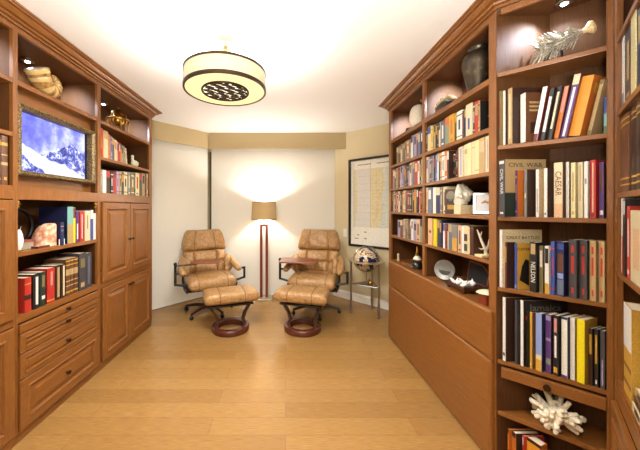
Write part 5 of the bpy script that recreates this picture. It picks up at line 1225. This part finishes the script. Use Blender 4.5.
def ottoman(label, loc, rz):
    t = thing('ottoman', label, 'footstool', loc, rz)
    B = lambda mb, n, m, **k: mb.build(n, m, t, local=True, **k)
    prof = [(0.130, 0.0), (0.196, 0.0), (0.200, 0.006), (0.200, 0.046), (0.192, 0.056), (0.138, 0.056), (0.130, 0.048)]
    rings = [[(r*math.cos(2*PI*i/56), r*math.sin(2*PI*i/56), z) for r, z in prof] for i in range(57)]
    B(MB().loft(rings, False, True), 'ring_base', REDW_D, smooth=40)
    for s in (-1, 1):
        pl = [(s*0.155, 0.05), (s*0.135, 0.10), (s*0.155, 0.17), (s*0.195, 0.235), (s*0.205, 0.285)]
        q = MB(); w = [0.034, 0.026, 0.022, 0.024, 0.03]
        q.loft([[Vector((x+dx, dy, z)) for dx, dy in ((-0.016, -w_), (0.016, -w_), (0.016, w_), (-0.016, w_))] for (x, z), w_ in zip(pl, w)])
        B(q, 'post', DARKW, bevel=0.005, smooth=50)
    B(MB().box(-0.225, 0.225, -0.12, 0.12, 0.285, 0.300), 'support_plate', BLACK, bevel=0.003)
    padded(seat_block(0.56, 0.35, 0.440, 0.302, (-0.46, 0.46), nose=-0.04), Matrix.Identity(4), 'cushion', t)
    return t
REDW_D = wood('mahogany_ring', 'x', (58, 24, 16), (108, 52, 36), 0.25)
ottoman('camel leather ottoman on a round wooden ring, before the left recliner', (-0.594, 3.03, 0), math.radians(20))
ottoman('camel leather ottoman on a round wooden ring, before the right recliner', (0.184, 3.03, 0), math.radians(-16))
# ================================================================ LIGHT
def light(name, kind, loc, energy, col, **k):
    l = bpy.data.lights.new(name, kind); l.energy = energy; l.color = col
    rot = k.pop('rot', None)
    for a, v in k.items(): setattr(l, a, v)
    o = bpy.data.objects.new(name, l); C.objects.link(o); o.location = loc
    if rot: o.rotation_euler = rot
    return o
WARM = (1.0, 0.90, 0.76); NEUT = (1.0, 0.975, 0.94); COOL = (0.72, 0.84, 1.0)
light('drum_down', 'AREA', (DX, DY, ZB-0.03), 30, NEUT, shape='DISK', size=0.5)
light('drum_up', 'AREA', (DX, DY, ZT+0.01), 24, NEUT, shape='DISK', size=0.5, rot=(PI, 0, 0))
light('floor_lamp_bulb', 'POINT', (FX, FY, 1.30), 36, NEUT, shadow_soft_size=0.035)
def aim(a, b): return (Vector(b)-Vector(a)).to_track_quat('-Z', 'Y').to_euler()
for x, y, e, tgt in ((-1.695, 1.84, 40, (-1.70, 2.215, 2.09)), (-1.69, 2.60, 50, (-1.70, 3.06, 2.08)), (-1.69, 1.15, 30, (-1.66, 1.53, 2.09)), (1.25, 2.52, 60, (1.25, 2.85, 2.10)), (1.27, 1.83, 55, (1.26, 2.16, 2.10)), (1.31, 1.315, 13, (1.19, 1.42, 2.13))):
    light('puck_spot', 'SPOT', (x, y, 2.262), e, COOL, spot_size=math.radians(84 if x > 1.3 else 58), spot_blend=1.0, shadow_soft_size=0.012, rot=aim((x, y, 2.262), tgt))
    light('puck_spill', 'SPOT', (x, y, 2.262), 4, COOL, spot_size=math.radians(150), spot_blend=0.8, shadow_soft_size=0.012)
# added uplight, unseen behind the camera, there only to brighten the ceiling
tx, ty = 0.0, -0.45
t = thing('added_uplight', 'added bowl-topped uplight, unseen behind the camera, to brighten the ceiling', 'floor lamp', (tx, ty, 0))
MB().lathe([(0.001, 0), (0.15, 0), (0.15, 0.02), (0.03, 0.035), (0.001, 0.036)], tx, ty, 32).build('base', BRONZE, t, smooth=40)
MB().lathe([(0.001, 0.035), (0.014, 0.035), (0.014, 1.1), (0.001, 1.1)], tx, ty, 16).build('pole', BRONZE, t, smooth=40)
MB().lathe([(0.001, 1.10), (0.06, 1.10), (0.20, 1.13), (0.31, 1.19), (0.305, 1.192), (0.195, 1.137), (0.06, 1.107), (0.001, 1.107)], tx, ty, 40).build('bowl', PAPERW, t, smooth=40)
light('ceiling_fill_light', 'AREA', (tx, ty, 1.175), 118, (1.0, 0.985, 0.96), shape='DISK', size=0.52, rot=(PI, 0, 0))
# ================================================================ WORLD AND CAMERA
w = bpy.data.worlds.new('world'); bpy.context.scene.world = w; w.use_nodes = True
w.node_tree.nodes['Background'].inputs['Color'].default_value = (0.02, 0.02, 0.025, 1)
cam = bpy.data.cameras.new('camera'); co = bpy.data.objects.new('camera', cam); C.objects.link(co)
co.location = (0, 0, EYE); co.rotation_euler = (PI/2, 0, 0)
cam.sensor_width = 36; cam.lens = F/640*36; cam.shift_x = (320-CX)/640; cam.shift_y = -(225-CY)/640; cam.clip_start = 0.02
sc = bpy.context.scene; sc.camera = co
sc.view_settings.view_transform = 'Standard'; sc.view_settings.look = 'None'; sc.view_settings.gamma = 1.0; sc.view_settings.exposure = 0.46
